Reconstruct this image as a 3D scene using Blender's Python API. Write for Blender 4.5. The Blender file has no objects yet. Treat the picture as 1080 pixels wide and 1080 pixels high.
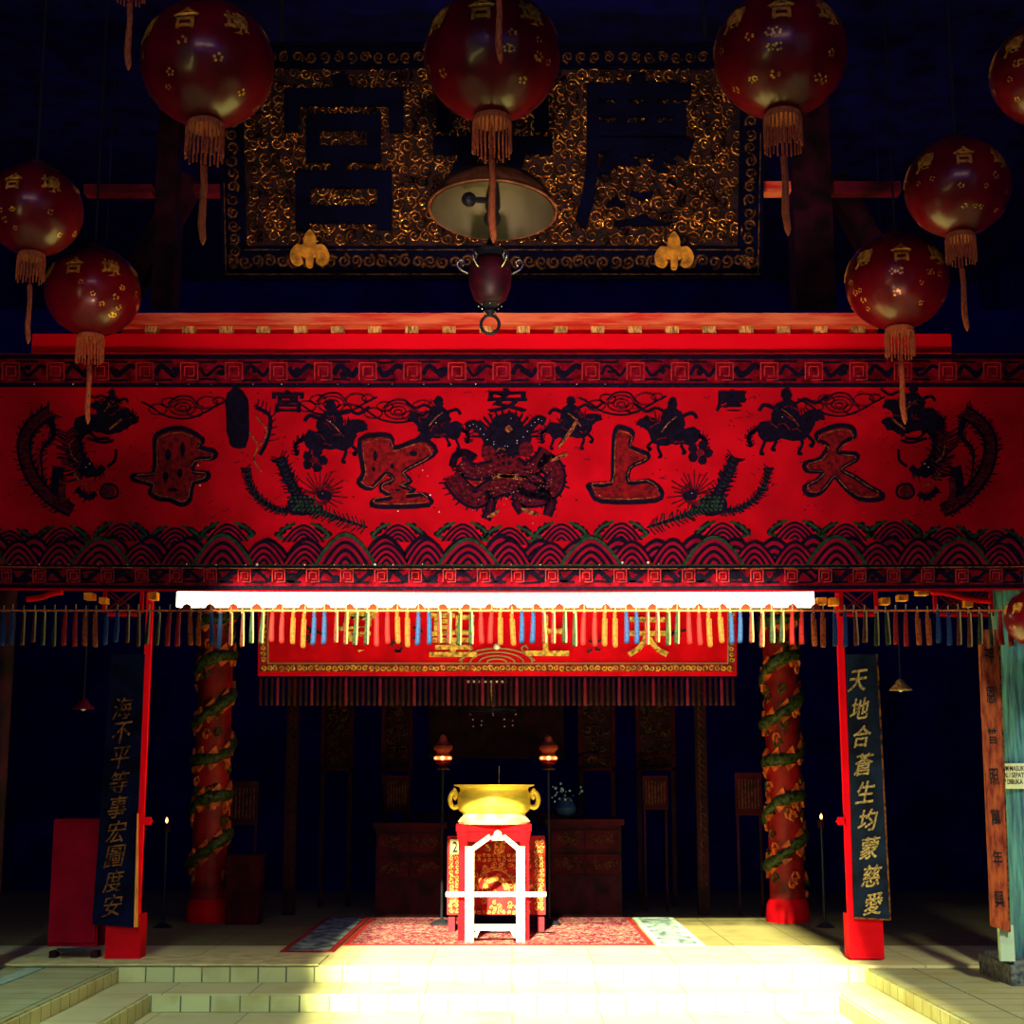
import bpy, bmesh, math, random
from mathutils import Vector, Matrix
S = bpy.context.scene; C = S.collection; PI = math.pi; R = math.radians
random.seed(7)
F = 1600.0; PITCH = R(10.1); H = 1.35
# ------------------------------------------------------------------ pixel -> world helpers
def ray(px, py):
    u = (px-540)/F; v = (540-py)/F
    return u, math.cos(PITCH)-v*math.sin(PITCH), math.sin(PITCH)+v*math.cos(PITCH)
def at(px, py, Y):
    x, y, z = ray(px, py); t = Y/y
    return Vector((x*t, Y, H+z*t))
def fl(px, py, z=0.0):
    x, y, zz = ray(px, py); t = (z-H)/zz
    return Vector((x*t, y*t, z))
def ppm(py, Y):                       # metres per pixel at depth Y
    return at(541, py, Y).x
# ------------------------------------------------------------------ materials
MATS = {}
def mat(name, col, rough=.6, metal=0., spec=.3, coat=0., var=.15, scale=6., bump=0., bscale=40., col2=None, emit=None, estr=0., stretch=(1, 1, 1), trans=0.):
    m = bpy.data.materials.new(name); m.use_nodes = True; nt = m.node_tree; b = nt.nodes['Principled BSDF']
    tc = nt.nodes.new('ShaderNodeTexCoord'); mp = nt.nodes.new('ShaderNodeMapping'); mp.inputs['Scale'].default_value = stretch
    nt.links.new(tc.outputs['Object'], mp.inputs[0])
    n = nt.nodes.new('ShaderNodeTexNoise'); n.inputs['Scale'].default_value = scale; n.inputs['Detail'].default_value = 5
    nt.links.new(mp.outputs[0], n.inputs['Vector'])
    r = nt.nodes.new('ShaderNodeValToRGB'); nt.links.new(n.outputs['Fac'], r.inputs[0])
    c2 = col2 or tuple(c*(1-var*2.2) for c in col); c1 = col if col2 else tuple(min(1, c*(1+var*.5)) for c in col)
    r.color_ramp.elements[0].position = .35; r.color_ramp.elements[0].color = (*c2, 1)
    r.color_ramp.elements[1].position = .62; r.color_ramp.elements[1].color = (*c1, 1)
    nt.links.new(r.outputs[0], b.inputs['Base Color'])
    b.inputs['Roughness'].default_value = rough; b.inputs['Metallic'].default_value = metal
    b.inputs['Specular IOR Level'].default_value = spec; b.inputs['Coat Weight'].default_value = coat
    b.inputs['Coat Roughness'].default_value = .08; b.inputs['Transmission Weight'].default_value = trans
    if bump:
        n2 = nt.nodes.new('ShaderNodeTexNoise'); n2.inputs['Scale'].default_value = bscale; nt.links.new(mp.outputs[0], n2.inputs['Vector'])
        bp = nt.nodes.new('ShaderNodeBump'); bp.inputs['Strength'].default_value = bump; bp.inputs['Distance'].default_value = .02
        nt.links.new(n2.outputs['Fac'], bp.inputs['Height']); nt.links.new(bp.outputs[0], b.inputs['Normal'])
    if emit:
        b.inputs['Emission Color'].default_value = (*emit, 1); b.inputs['Emission Strength'].default_value = estr
    MATS[name] = m; return m
def tile_mat(name, c1, c2, mortar, w, h, rough=.75, stain=(.35, .30, .12), wallmode=False):
    m = bpy.data.materials.new(name); m.use_nodes = True; nt = m.node_tree; b = nt.nodes['Principled BSDF']
    tc = nt.nodes.new('ShaderNodeTexCoord'); vec = tc.outputs['Object']
    if wallmode:
        sp = nt.nodes.new('ShaderNodeSeparateXYZ'); cb = nt.nodes.new('ShaderNodeCombineXYZ'); ad = nt.nodes.new('ShaderNodeMath'); ad.operation = 'ADD'
        nt.links.new(vec, sp.inputs[0]); nt.links.new(sp.outputs[0], ad.inputs[0]); nt.links.new(sp.outputs[1], ad.inputs[1])
        nt.links.new(ad.outputs[0], cb.inputs[0]); nt.links.new(sp.outputs[2], cb.inputs[1]); vec = cb.outputs[0]
    br = nt.nodes.new('ShaderNodeTexBrick'); nt.links.new(vec, br.inputs['Vector'])
    br.inputs['Color1'].default_value = (*c1, 1); br.inputs['Color2'].default_value = (*c2, 1); br.inputs['Mortar'].default_value = (*mortar, 1)
    br.inputs['Scale'].default_value = 1; br.inputs['Brick Width'].default_value = w; br.inputs['Row Height'].default_value = h
    br.inputs['Mortar Size'].default_value = .006; br.offset = 0
    n = nt.nodes.new('ShaderNodeTexNoise'); n.inputs['Scale'].default_value = 3.2; n.inputs['Detail'].default_value = 8; nt.links.new(tc.outputs['Object'], n.inputs['Vector'])
    r = nt.nodes.new('ShaderNodeValToRGB'); r.color_ramp.elements[0].position = .48; r.color_ramp.elements[1].position = .75
    nt.links.new(n.outputs['Fac'], r.inputs[0])
    mx = nt.nodes.new('ShaderNodeMix'); mx.data_type = 'RGBA'; nt.links.new(r.outputs[0], mx.inputs['Factor'])
    nt.links.new(br.outputs['Color'], mx.inputs['A']); mx.inputs['B'].default_value = (*stain, 1)
    nt.links.new(mx.outputs['Result'], b.inputs['Base Color']); b.inputs['Roughness'].default_value = rough
    b.inputs['Specular IOR Level'].default_value = .25
    MATS[name] = m; return m
M = MATS
mat('banner_red', (.56, .002, .012), .85, spec=.05, var=.12, scale=3.5, bump=.25, bscale=9)
mat('band_red', (.22, .002, .014), .9, spec=.05, var=.3, scale=14, bump=.2)
mat('navy_thread', (.006, .002, .018), .8, spec=.1, var=.3, scale=30, bump=.3, bscale=120)
mat('wine_thread', (.13, .004, .016), .8, spec=.1, var=.35, scale=40, bump=.6, bscale=150)
mat('char_thread', (.30, .005, .010), .75, spec=.1, col2=(.09, .003, .008), scale=34, bump=.6, bscale=140)
mat('wave_red', (.26, .003, .025), .85, spec=.05, var=.15, scale=12)
mat('green_thread', (.012, .05, .02), .7, spec=.2, var=.3, scale=30, bump=.3)
mat('gold_thread', (.35, .09, .02), .45, metal=.4, var=.45, scale=40, bump=.4)
mat('fret_thread', (.55, .03, .03), .8, spec=.1, var=.2)
mat('scallop_red', (.22, .02, .01), .8, spec=.05)
mat('white_bead', (.9, .9, .75), .3, spec=.6, var=.02)
mat('painted_red', (.62, .002, .010), .7, spec=.06, var=.12, scale=3, bump=.1)
mat('fascia_red', (.95, .002, .015), .7, spec=.06, var=.06, scale=2.5, stretch=(.4, 1, 1))
mat('weathered_red', (.95, .20, .08), .7, spec=.2, col2=(.75, .03, .015), scale=9, bump=.4, stretch=(.35, 1, 2.5))
mat('tan_wood', (.75, .42, .12), .7, var=.35, scale=30, bump=.3, stretch=(3, 1, .6))
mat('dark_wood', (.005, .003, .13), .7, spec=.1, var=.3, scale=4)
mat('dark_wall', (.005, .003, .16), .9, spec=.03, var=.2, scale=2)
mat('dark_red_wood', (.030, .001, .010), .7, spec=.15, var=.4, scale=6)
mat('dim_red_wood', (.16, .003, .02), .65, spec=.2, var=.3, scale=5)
mat('hall_red_shade', (.055, .001, .010), .7, spec=.1, var=.3, scale=5); mat('cabinet_red', (.22, .001, .014), .8, spec=.04, var=.12, scale=4); mat('hall_gold', (.10, .03, .008), .6, metal=.3, var=.5, scale=25)  # the hall red is dim_red_wood darkened to stand for hall shade
mat("carved_gold", (.66, .26, .05), .2, metal=.9, var=.55, scale=7, col2=(.035, .006, .008), bump=.4, bscale=60)
mat('plaque_field', (.030, .005, .008), .7, metal=.1, var=.45, scale=14, bump=.6, bscale=30)
mat('dull_gold', (.22, .08, .02), .5, metal=.6, var=.5, scale=25)
mat('black_lacquer', (.003, .003, .02), .75, spec=.03, var=.2, scale=5)
mat('lantern_red', (.16, .001, .008), .3, spec=.3, coat=.25, var=.25, scale=2.5)
mat('lantern_dark', (.05, .001, .01), .5, var=.3, scale=8)
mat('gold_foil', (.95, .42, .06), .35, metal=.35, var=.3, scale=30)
mat('fringe_gold', (.60, .14, .045), .7, var=.35, scale=60, stretch=(6, 6, .5))
mat('tassel_cord', (.45, .06, .03), .7, var=.3, scale=30)
mat('brass', (.98, .70, .10), .38, metal=.35, var=.12, scale=5, stretch=(1, 1, 4), bump=.05)
mat('pale_brass', (.92, .88, .50), .5, metal=.1, var=.12, scale=12)
mat('white_paint', (.85, .84, .66), .6, var=.05)
mat('lamp_outer', (.42, .13, .06), .45, metal=.4, var=.25, scale=12)
mat('lamp_inner', (.20, .16, .10), .6, metal=.5, var=.12, scale=3)
mat('iron', (.010, .010, .02), .5, spec=.3, var=.2)
mat('chrome', (.8, .8, .75), .2, metal=1, var=.05)
mat('bracket_amber', (.98, .36, .03), .6, var=.3, scale=12, bump=.2)
mat('lamp_cover', (.40, .05, .02), .5, var=.2)
mat('gold_paint', (.55, .40, .17), .5, metal=.1, var=.35, scale=60)
mat('couplet_blue', (.006, .016, .05), .6, spec=.12, var=.35, scale=5, bump=.1)
mat('couplet_navy', (.002, .004, .03), .7, spec=.04, var=.3)
mat('gilt_edge', (.95, .30, .05), .5, var=.15)
mat('teal_pillar', (.10, .38, .50), .7, col2=(.03, .10, .22), scale=9, bump=.6, bscale=40, stretch=(4, 4, .35))
mat('stone_base', (.025, .035, .06), .6, col2=(.14, .18, .2), scale=22)
mat('mint_plinth', (.42, .60, .50), .7, var=.1)
mat('orange_wood', (.42, .085, .02), .65, col2=(.16, .01, .008), scale=16, bump=.5, stretch=(2, 2, .5))
mat('char_black', (.008, .006, .01), .6)
mat('paper', (.75, .85, .68), .8, var=.05)
mat('ink', (.01, .01, .02), .8)
mat('board_red', (.75, .002, .010), .8, spec=.05, var=.1, scale=5)
mat('board_gold', (.98, .50, .06), .5, metal=.15, var=.35, scale=30)
mat('cloth_gold', (.85, .34, .09), .6, metal=.1, var=.4, scale=40)
mat('cloth_red', (.36, .006, .014), .8, var=.25, scale=12)
mat('pillar_red', (.34, .004, .006), .55, var=.3, scale=4)
mat('dragon_green', (.05, .07, .012), .5, var=.5, scale=30)
mat('dragon_orange', (.75, .13, .015), .5, var=.3, scale=12)
mat('carpet_teal', (.30, .42, .42), .95, col2=(.02, .05, .10), scale=9, stretch=(1, .6, 1))
mat('kerb', (.62, .55, .30), .8, var=.15, scale=8)
mat('flame', (1, .5, .15), emit=(1, .42, .10), estr=6)
mat('lamp_glow', (1, .3, .1), emit=(1, .16, .04), estr=2.2)
mat('tube_white', (1, 1, .9), emit=(1, .97, .72), estr=7.5)
mat('highlight_glow', (1, .7, .4), emit=(1, .62, .30), estr=9)  # glow of the added grids behind the viewer, for lantern highlights
mat('t_blue', (.004, .028, .15), .8, var=.2, scale=60); mat('t_pink', (.09, .008, .007), .8, var=.3, scale=60)
mat('t_green', (.008, .022, .008), .8, var=.3, scale=60); mat('t_red', (.26, .001, .005), .8, var=.2, scale=60)
mat('t_orange', (.30, .05, .005), .8, var=.25, scale=60); mat('t_cream', (.34, .24, .11), .7, var=.1)
mat('flower_white', (.35, .55, .6), .6); mat('vase_blue', (.02, .06, .16), .3, spec=.5)
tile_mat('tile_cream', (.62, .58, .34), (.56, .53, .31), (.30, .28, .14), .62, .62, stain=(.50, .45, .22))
tile_mat('tile_hall_shade', (.20, .17, .075), (.17, .15, .07), (.07, .06, .03), .62, .62, stain=(.13, .11, .05))  # floor tile darkened to stand for shade inside the hall
tile_mat('tile_terrace', (.46, .46, .26), (.38, .40, .24), (.06, .10, .11), .5, .26, stain=(.36, .30, .10))
tile_mat('tile_riser', (.60, .60, .33), (.50, .52, .30), (.08, .12, .10), .21, 4, stain=(.40, .34, .14), wallmode=True)
def pattern_mat(name, ground, fig, scale, thr=.5):
    m = bpy.data.materials.new(name); m.use_nodes = True; nt = m.node_tree; b = nt.nodes['Principled BSDF']
    tc = nt.nodes.new('ShaderNodeTexCoord')
    w = nt.nodes.new('ShaderNodeTexVoronoi'); w.feature = 'DISTANCE_TO_EDGE'; w.inputs['Scale'].default_value = scale
    n = nt.nodes.new('ShaderNodeTexNoise'); n.inputs['Scale'].default_value = scale*1.4; n.inputs['Distortion'].default_value = 2.5
    nt.links.new(tc.outputs['Object'], w.inputs['Vector']); nt.links.new(tc.outputs['Object'], n.inputs['Vector'])
    r = nt.nodes.new('ShaderNodeValToRGB'); r.color_ramp.elements[0].position = thr; r.color_ramp.elements[1].position = thr+.05
    r.color_ramp.elements[0].color = (*ground, 1); r.color_ramp.elements[1].color = (*fig, 1)
    nt.links.new(n.outputs['Fac'], r.inputs[0])
    nt.links.new(r.outputs[0], b.inputs['Base Color']); b.inputs['Roughness'].default_value = .9; b.inputs['Specular IOR Level'].default_value = .1
    MATS[name] = m
pattern_mat('carpet_red', (.13, .003, .03), (.34, .20, .19), 9, .52)
pattern_mat('brocade', (.34, .010, .014), (.75, .30, .09), 26, .53)
# ------------------------------------------------------------------ mesh helpers
class MB:
    def __init__(s): s.b = bmesh.new()
    def box(s, c, d, rot=None):
        m = Matrix.Translation(Vector(c)) @ (rot.to_4x4() if rot else Matrix()) @ Matrix.Diagonal((d[0], d[1], d[2], 1))
        bmesh.ops.create_cube(s.b, size=1, matrix=m); return s
    def bar(s, a, b, w, t=None):
        a = Vector(a); b = Vector(b); d = b-a; q = d.to_track_quat('Z', 'Y')
        return s.box((a+b)/2, (w, t or w, d.length), q.to_matrix())
    def tube(s, pts, r, n=8, close=False):
        pts = [Vector(p) for p in pts]; rings = []; N = len(pts)
        up = Vector((0, 1, 0.01))
        for i, p in enumerate(pts):
            a = pts[(i-1) % N] if (i or close) else p; b = pts[(i+1) % N] if (i < N-1 or close) else p
            t = (b-a).normalized(); u = t.cross(up)
            if u.length < 1e-3: u = t.cross(Vector((1, 0, 0)))
            u.normalize(); v = t.cross(u); rr = r[i] if isinstance(r, (list, tuple)) else r
            rings.append([s.b.verts.new(p+(u*math.cos(2*PI*k/n)+v*math.sin(2*PI*k/n))*rr) for k in range(n)])
        for i in range(N if close else N-1):
            A = rings[i]; B = rings[(i+1) % N]
            for k in range(n): s.b.faces.new((A[k], A[(k+1) % n], B[(k+1) % n], B[k]))
        if not close: s.b.faces.new(rings[0][::-1]); s.b.faces.new(rings[-1])
        return s
    def lathe(s, prof, c=(0, 0, 0), n=32, cap=True):
        c = Vector(c); rings = []
        for r, z in prof:
            rings.append([s.b.verts.new(c+Vector((max(r, 1e-4)*math.cos(2*PI*k/n), max(r, 1e-4)*math.sin(2*PI*k/n), z))) for k in range(n)])
        for A, B in zip(rings, rings[1:]):
            for k in range(n): s.b.faces.new((A[k], A[(k+1) % n], B[(k+1) % n], B[k]))
        if cap: s.b.faces.new(rings[0][::-1]); s.b.faces.new(rings[-1])
        return s
    def ball(s, c, r, sub=1):
        bmesh.ops.create_icosphere(s.b, subdivisions=sub, radius=r, matrix=Matrix.Translation(Vector(c))); return s
    def prism(s, pts, d):               # extrude a 3D outline along vector d
        A = [s.b.verts.new(Vector(p)) for p in pts]; B = [s.b.verts.new(Vector(p)+Vector(d)) for p in pts]; n = len(A)
        s.b.faces.new(A); s.b.faces.new(B[::-1])
        for k in range(n): s.b.faces.new((A[k], B[k], B[(k+1) % n], A[(k+1) % n]))
        return s
    def build(s, name, m, parent=None, smooth=False, loc=None):
        bmesh.ops.recalc_face_normals(s.b, faces=s.b.faces)
        me = bpy.data.meshes.new(name); 
        if loc is not None: bmesh.ops.translate(s.b, verts=s.b.verts, vec=-Vector(loc))
        s.b.to_mesh(me); s.b.free()
        me.materials.append(MATS[m] if isinstance(m, str) else m)
        if smooth:
            for p in me.polygons: p.use_smooth = True
        o = bpy.data.objects.new(name, me); C.objects.link(o)
        if loc is not None: o.location = loc
        if parent:
            o.parent = parent
        return o
def smooth_auto(o, deg=40):
    me = o.data
    for p in me.polygons: p.use_smooth = True
    bm = bmesh.new(); bm.from_mesh(me)
    for e in bm.edges:
        if len(e.link_faces) == 2 and e.calc_face_angle(0) > R(deg): e.smooth = False
    bm.to_mesh(me); bm.free(); return o
def empty(name, loc, label, cat, group=None, rz=0):
    o = bpy.data.objects.new(name, None); C.objects.link(o); o.location = loc; o.rotation_euler.z = rz; o.empty_display_size = .1
    o['label'] = label; o['category'] = cat
    if group: o['group'] = group
    return o
def tag(o, label, cat, group=None, kind=None):
    o['label'] = label; o['category'] = cat
    if group: o['group'] = group
    if kind: o['kind'] = kind
    return o
def struct(name, mb, m):
    o = mb.build(name, m); o['kind'] = 'structure'; return o
def copy_tree(o, parent=None):
    c = o.copy(); C.objects.link(c); c.parent = parent
    for ch in list(o.children): copy_tree(ch, c)
    return c
def cr(pts, n=6, close=False):           # Catmull-Rom smoothing of a 2D/3D list
    P = [Vector(p) for p in pts]; N = len(P); out = []
    seg = N if close else N-1
    for i in range(seg):
        p0 = P[(i-1) % N] if (i or close) else P[0]; p1 = P[i]; p2 = P[(i+1) % N]; p3 = P[(i+2) % N] if (i+2 < N or close) else P[-1]
        for k in range(n):
            t = k/n; out.append(.5*((2*p1)+(p2-p0)*t+(2*p0-5*p1+4*p2-p3)*t*t+(3*p1-p0-3*p2+p3)*t**3))
    if not close: out.append(P[-1])
    return out
_tc = {}
def text_mesh(s, offset=0.0):
    if (s, offset) in _tc: return _tc[(s, offset)]
    c = bpy.data.curves.new('t', 'FONT'); c.body = s; c.align_x = 'CENTER'; c.align_y = 'CENTER'; c.offset = offset; c.resolution_u = 3
    o = bpy.data.objects.new('t', c); C.objects.link(o); bpy.context.view_layer.update()
    me = bpy.data.meshes.new_from_object(o.evaluated_get(bpy.context.evaluated_depsgraph_get()))
    V = [v.co.copy() for v in me.vertices]; P = [tuple(p.vertices) for p in me.polygons]
    bpy.data.objects.remove(o); bpy.data.curves.remove(c); bpy.data.meshes.remove(me)
    x0 = min(v.x for v in V); x1 = max(v.x for v in V); y0 = min(v.y for v in V); y1 = max(v.y for v in V)
    V = [Vector(((v.x-(x0+x1)/2), (v.y-(y0+y1)/2), 0)) for v in V]
    _tc[(s, offset)] = (V, P, x1-x0, y1-y0); return _tc[(s, offset)]
def add_text(mb, s, w, h, place, offset=0.0, depth=None, fit=True):
    """place(u, v, d) -> Vector ; text fitted in w x h"""
    V, P, W, Hh = text_mesh(s, offset); sx = w/W if w else h/Hh; sy = h/Hh if h else sx
    A = [mb.b.verts.new(place(v.x*sx, v.y*sy, depth or 0)) for v in V]
    fs = []
    for p in P:
        try: fs.append(mb.b.faces.new([A[i] for i in p]))
        except ValueError: pass
    if depth:
        B = [mb.b.verts.new(place(v.x*sx, v.y*sy, 0)) for v in V]
        edges = {}
        for p in P:
            for i in range(len(p)):
                e = (p[i], p[(i+1) % len(p)]); k = tuple(sorted(e)); edges.setdefault(k, []).append(e)
        for k, e in edges.items():
            if len(e) == 1:
                a, b = e[0]
                try: mb.b.faces.new((A[b], A[a], B[a], B[b]))
                except ValueError: pass
    return mb
# ================================================================== SETTING
ZT = -.02; S1 = -.125; S2 = -.25
YP = fl(540, 1018).y                      # front edge of the platform
XL = -2.96; XR = 2.66; XL2 = -2.58; XR2 = 2.33
Y2 = fl(250, 1048, S1).y
YC0 = fl(540, 997.5).y
struct('floor', MB().box((0, (YC0+19.6)/2, -.15), (13, 19.6-YC0, .30)), 'tile_hall_shade')  # hall shade put into the tile colour
struct('floor', MB().box((0, (YC0+YP)/2, -.15), (13, YC0-YP, .30)), 'tile_cream')  # same floor in lighter tile, standing for its sunlit front
struct('floor', MB().box(((XL-7)/2, (YP-12)/2, -.17), (XL+7, YP+12, .30)), 'tile_terrace')
struct('floor', MB().box(((XR+7)/2, (YP-12)/2, -.17), (7-XR, YP+12, .30)), 'tile_terrace')
struct('floor', MB().box(((XL2+XR2)/2, (Y2-12)/2, S2-.15), (XR2-XL2, Y2+12, .30)), 'tile_cream')
# risers faced with tile + step treads
def slab(name, x0, x1, y0, y1, z0, z1, m):
    return struct(name, MB().box(((x0+x1)/2, (y0+y1)/2, (z0+z1)/2), (x1-x0, y1-y0, z1-z0)), m)
slab('floor', XL, XL2, -12, YP, S1-.3, S1, 'tile_cream'); slab('floor', XR2, XR, -12, YP, S1-.3, S1, 'tile_cream')
slab('floor', XL2, XR2, Y2, YP, S1-.3, S1, 'tile_cream')
slab('trim_1', XL, XR, YP-.02, YP-.001, S1+.003, -.012, 'tile_riser'); slab('trim_2', XL2, XR2, Y2-.02, Y2-.001, S2+.003, S1-.012, 'tile_riser')
slab('trim_3', XL-.001, XL+.02, -12, YP-.02, S1+.003, ZT-.012, 'tile_riser'); slab('trim_4', XR-.02, XR+.001, -12, YP-.02, S1+.003, ZT-.012, 'tile_riser')
slab('trim_5', XL2-.001, XL2+.02, -12, Y2-.02, S2+.003, S1-.012, 'tile_riser'); slab('trim_6', XR2-.02, XR2+.001, -12, Y2-.02, S2+.003, S1-.012, 'tile_riser')
YK = fl(300, 1008).y
slab('trim_7', -6, -1.45, YP-.03, YK, 0.0, .012, 'kerb')
# pale tile bands on the side terraces
for k, (a, b) in enumerate(((3.6, 3.72), (3.95, 4.02), (4.5, 4.56))):
    slab('trim_%d' % (8+k), a, b, -12, YP-.04, ZT, ZT+.006, 'mint_plinth')
    slab('trim_%d' % (11+k), -b+.1, -a+.1, -12, YP-.04, ZT, ZT+.006, 'mint_plinth')
# hall shell
struct('wall_back', MB().box((0, 19.7, 4), (13, .2, 8.6)), 'dark_wall')
struct('wall_left', MB().box((-6.4, 10.5, 4), (.2, 18.6, 8.6)), 'dark_wall')
struct('wall_right', MB().box((6.4, 10.5, 4), (.2, 18.6, 8.6)), 'dark_wall')
ZC = 8.0; k_x = .25; k_y = 1/.51
YE = 10.5-(ZC-2.64)*k_y
AX0 = -1.36-k_x*ZC; AX1 = 2.52-k_x*ZC  # opening edges set to shape the sun patch on the floor
struct('ceiling_sun_mask', MB().box((0, (YE+19.8)/2, ZC+.1), (13, 19.8-YE, .2)), 'dark_wood')  # hall ceiling, front edge placed to cut off the sun
struct('ceiling_sun_mask', MB().box(((AX0-14)/2, (YE-14)/2, ZC+.1), (AX0+14, YE+14, .2)), 'dark_wood')  # unseen slab added to cut the sun on the left
struct('ceiling_sun_mask', MB().box(((AX1+9)/2, (YE-14)/2, ZC+.1), (9-AX1, YE+14, .2)), 'dark_wood')  # unseen slab added to cut the sun on the right
struct('ceiling_sun_mask', MB().box(((AX0+AX1)/2, -10.5, ZC+.1), (AX1-AX0, 7.0, .2)), 'dark_wood')  # unseen slab added to end the sun patch near the viewer
# roof beams seen between the lanterns
def hbeam(name, x0p, x1p, y0p, y1p, Y, m, t=.14):
    a = at(x0p, y1p, Y); b = at(x1p, y0p, Y)
    return struct(name, MB().box(((a.x+b.x)/2, Y+t/2, (a.z+b.z)/2), (b.x-a.x, t, b.z-a.z)), m)
hbeam('trim_14', 88, 160, 194, 203, 12.3, 'dim_red_wood'); hbeam('trim_15', 204, 232, 194, 203, 12.3, 'dim_red_wood')
hbeam('trim_16', 804, 834, 191, 202, 12.3, 'weathered_red'); hbeam('trim_17', 880, 950, 191, 202, 12.3, 'dim_red_wood')
for k, (x0, x1) in enumerate(((150, 200), (833, 880))):
    a = at(x0, 330, 12.35); b = at(x1, 100, 12.35)
    hbeam('trim_%d' % (18+k), x0+8, x1-8, 60, 340, 12.45, 'dark_red_wood', .3)
for k, x in enumerate((-3.3, 3.3)):
    a = at(540+x*121-20*(1 if x < 0 else -1), 330, 12.6)
    struct('trim_%d' % (20+k), MB().bar((x*1.1, 12.7, 5.0), (x*.86, 12.7, 6.6), .22, .2), 'dark_red_wood')
# wall above the gate (dark), behind the banner; lintel beam of gate
a = at(0, 645, 11.25)
struct('wall_front', MB().box((0, 11.5, (2.95+5.0)/2), (13, .12, 5.0-2.95)), 'dark_wall')
# layered eave over the banner: fascia, rafter ends, weathered plank
YB = 10.5
def hb(name, x0p, x1p, y0p, y1p, Y, m, t): return hbeam(name, x0p, x1p, y0p, y1p, Y, m, t)
hb('trim_22', 33, 1003, 352, 372, 10.62, 'fascia_red', .08)
hb('trim_23', 128, 925, 342, 353, 10.72, 'painted_red', .10)
hb('trim_24', 120, 930, 330, 342, 10.60, 'weathered_red', .14)
raf = MB()
p0 = None
xs = [160+23.1*0+39.2*k for k in range(20)]
for k, x in enumerate(xs):
    if x > 915: break
    a = at(x-7, 353, 10.66); b = at(x+7, 343, 10.66)
    o = MB().box(((a.x+b.x)/2, 10.70, (a.z+b.z)/2), (b.x-a.x, .10, b.z-a.z)).build('rafter_end', 'tan_wood')
    tag(o, 'squared tan rafter end showing between red infill under the eave plank', 'rafter end', 'tan rafter ends in a row above the red fascia')
# ================================================================== GATE
YG = 11.0
z_l0 = at(540, 632, YG).z
zl = at(540, 632.5, 11.02).z+.0975
struct('trim_25', MB().box((0, YG+.12, (zl+3.12)/2), (13, .28, 3.12-zl)), 'dim_red_wood')
# fretwork and beam end blocks behind the tassels at both sides
def fret(x0, x1, name, label):
    t = empty(name, at((x0+x1)/2, 648, YG+.05), label, 'lattice'); m = MB(); L = t.location
    a = at(x0, 650, YG+.05)-L; b = at(x1, 620, YG+.05)-L
    m.box(((a.x+b.x)/2, 0, a.z+.012), (b.x-a.x, .03, .024)); m.box(((a.x+b.x)/2, 0, b.z-.012), (b.x-a.x, .03, .024))
    m.box((a.x+.012, 0, (a.z+b.z)/2), (.024, .03, b.z-a.z)); m.box((b.x-.012, 0, (a.z+b.z)/2), (.024, .03, b.z-a.z))
    m.build('frame', 'painted_red', t)
    m = MB(); h = b.z-a.z; x = a.x
    while x < b.x-h:
        m.bar((x, 0, a.z+.02), (x+h, 0, b.z-.02), .012); m.bar((x+h, 0.002, a.z+.02), (x, 0.002, b.z-.02), .012); x += .045
    m.build('lattice_bars', 'dim_red_wood', t); return t
fret(886, 925, 'fret_panel', 'small dark red lattice panel just right of the right gate pole'); fret(985, 1046, 'fret_panel', 'red framed lattice with curved corner beside the slanting wooden board')
fret(108, 152, 'fret_panel', 'small dark red lattice panel just left of the left gate pole')
def bracket(x0, x1, y0, y1, label):
    p = cr([at(x0, y0, YG-.02), at(x0+(x1-x0)*.3, y0+2, YG-.02), at(x0+(x1-x0)*.6, y0+(y1-y0)*.75, YG-.02), at(x1, y1, YG-.02)], 6)
    o = MB().tube(p, .022).build('curved_bracket', 'painted_red', smooth=True); tag(o, label, 'bracket')
bracket(982, 1046, 624, 634, 'curved red bracket sweeping under the banner at its right end'); bracket(66, 28, 624, 632, 'curved red bracket under the banner at its left end')
for i, (x0, x1, y0, y1) in enumerate(((88, 98, 625, 632), (104, 112, 630, 636), (156, 165, 624, 632), (862, 872, 630, 637), (876, 885, 630, 638), (930, 939, 630, 637), (948, 958, 627, 633), (968, 980, 621, 627), (1018, 1026, 633, 640))):
    a = at(x0, y1, YG-.03); b = at(x1, y0, YG-.03)
    o = MB().box(((a.x+b.x)/2, YG+.02, (a.z+b.z)/2), (b.x-a.x, .1, b.z-a.z)).build('beam_end_block', 'bracket_amber')
    tag(o, 'small amber painted beam end block half hidden behind the banner tassels', 'beam end', 'amber beam end blocks under the banner')
# fluorescent battens
x0 = at(187, 632, 11.02).x; x1 = at(858, 632, 11.02).x; n = 4; w = (x1-x0)/n
for k in range(n):
    cx = x0+w*(k+.5); z = at(540, 632.5, 11.02).z
    lab = ['white tube light farthest left in the glowing row under the banner', 'white tube light left of the middle in the row under the banner', 'white tube light right of the middle in the row under the banner', 'white tube light farthest right in the glowing row under the banner'][k]
    t = empty('tube_light', (cx, 11.02, z+.06), lab, 'light', 'tube lights under the banner')
    MB().box((0, .04, .02), (w-.004, .05, .035)).build('housing', 'white_paint', t)
    MB().box((0, 0, -.06), (w-.006, .07, .108)).build('diffuser', 'tube_white', t)
    MB().box((-w/2-.0+.001, 0, -.06), (.004, .06, .10)).box((w/2-.001, 0, -.06), (.004, .06, .10)).build('end_cap', 'white_paint', t)
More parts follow.
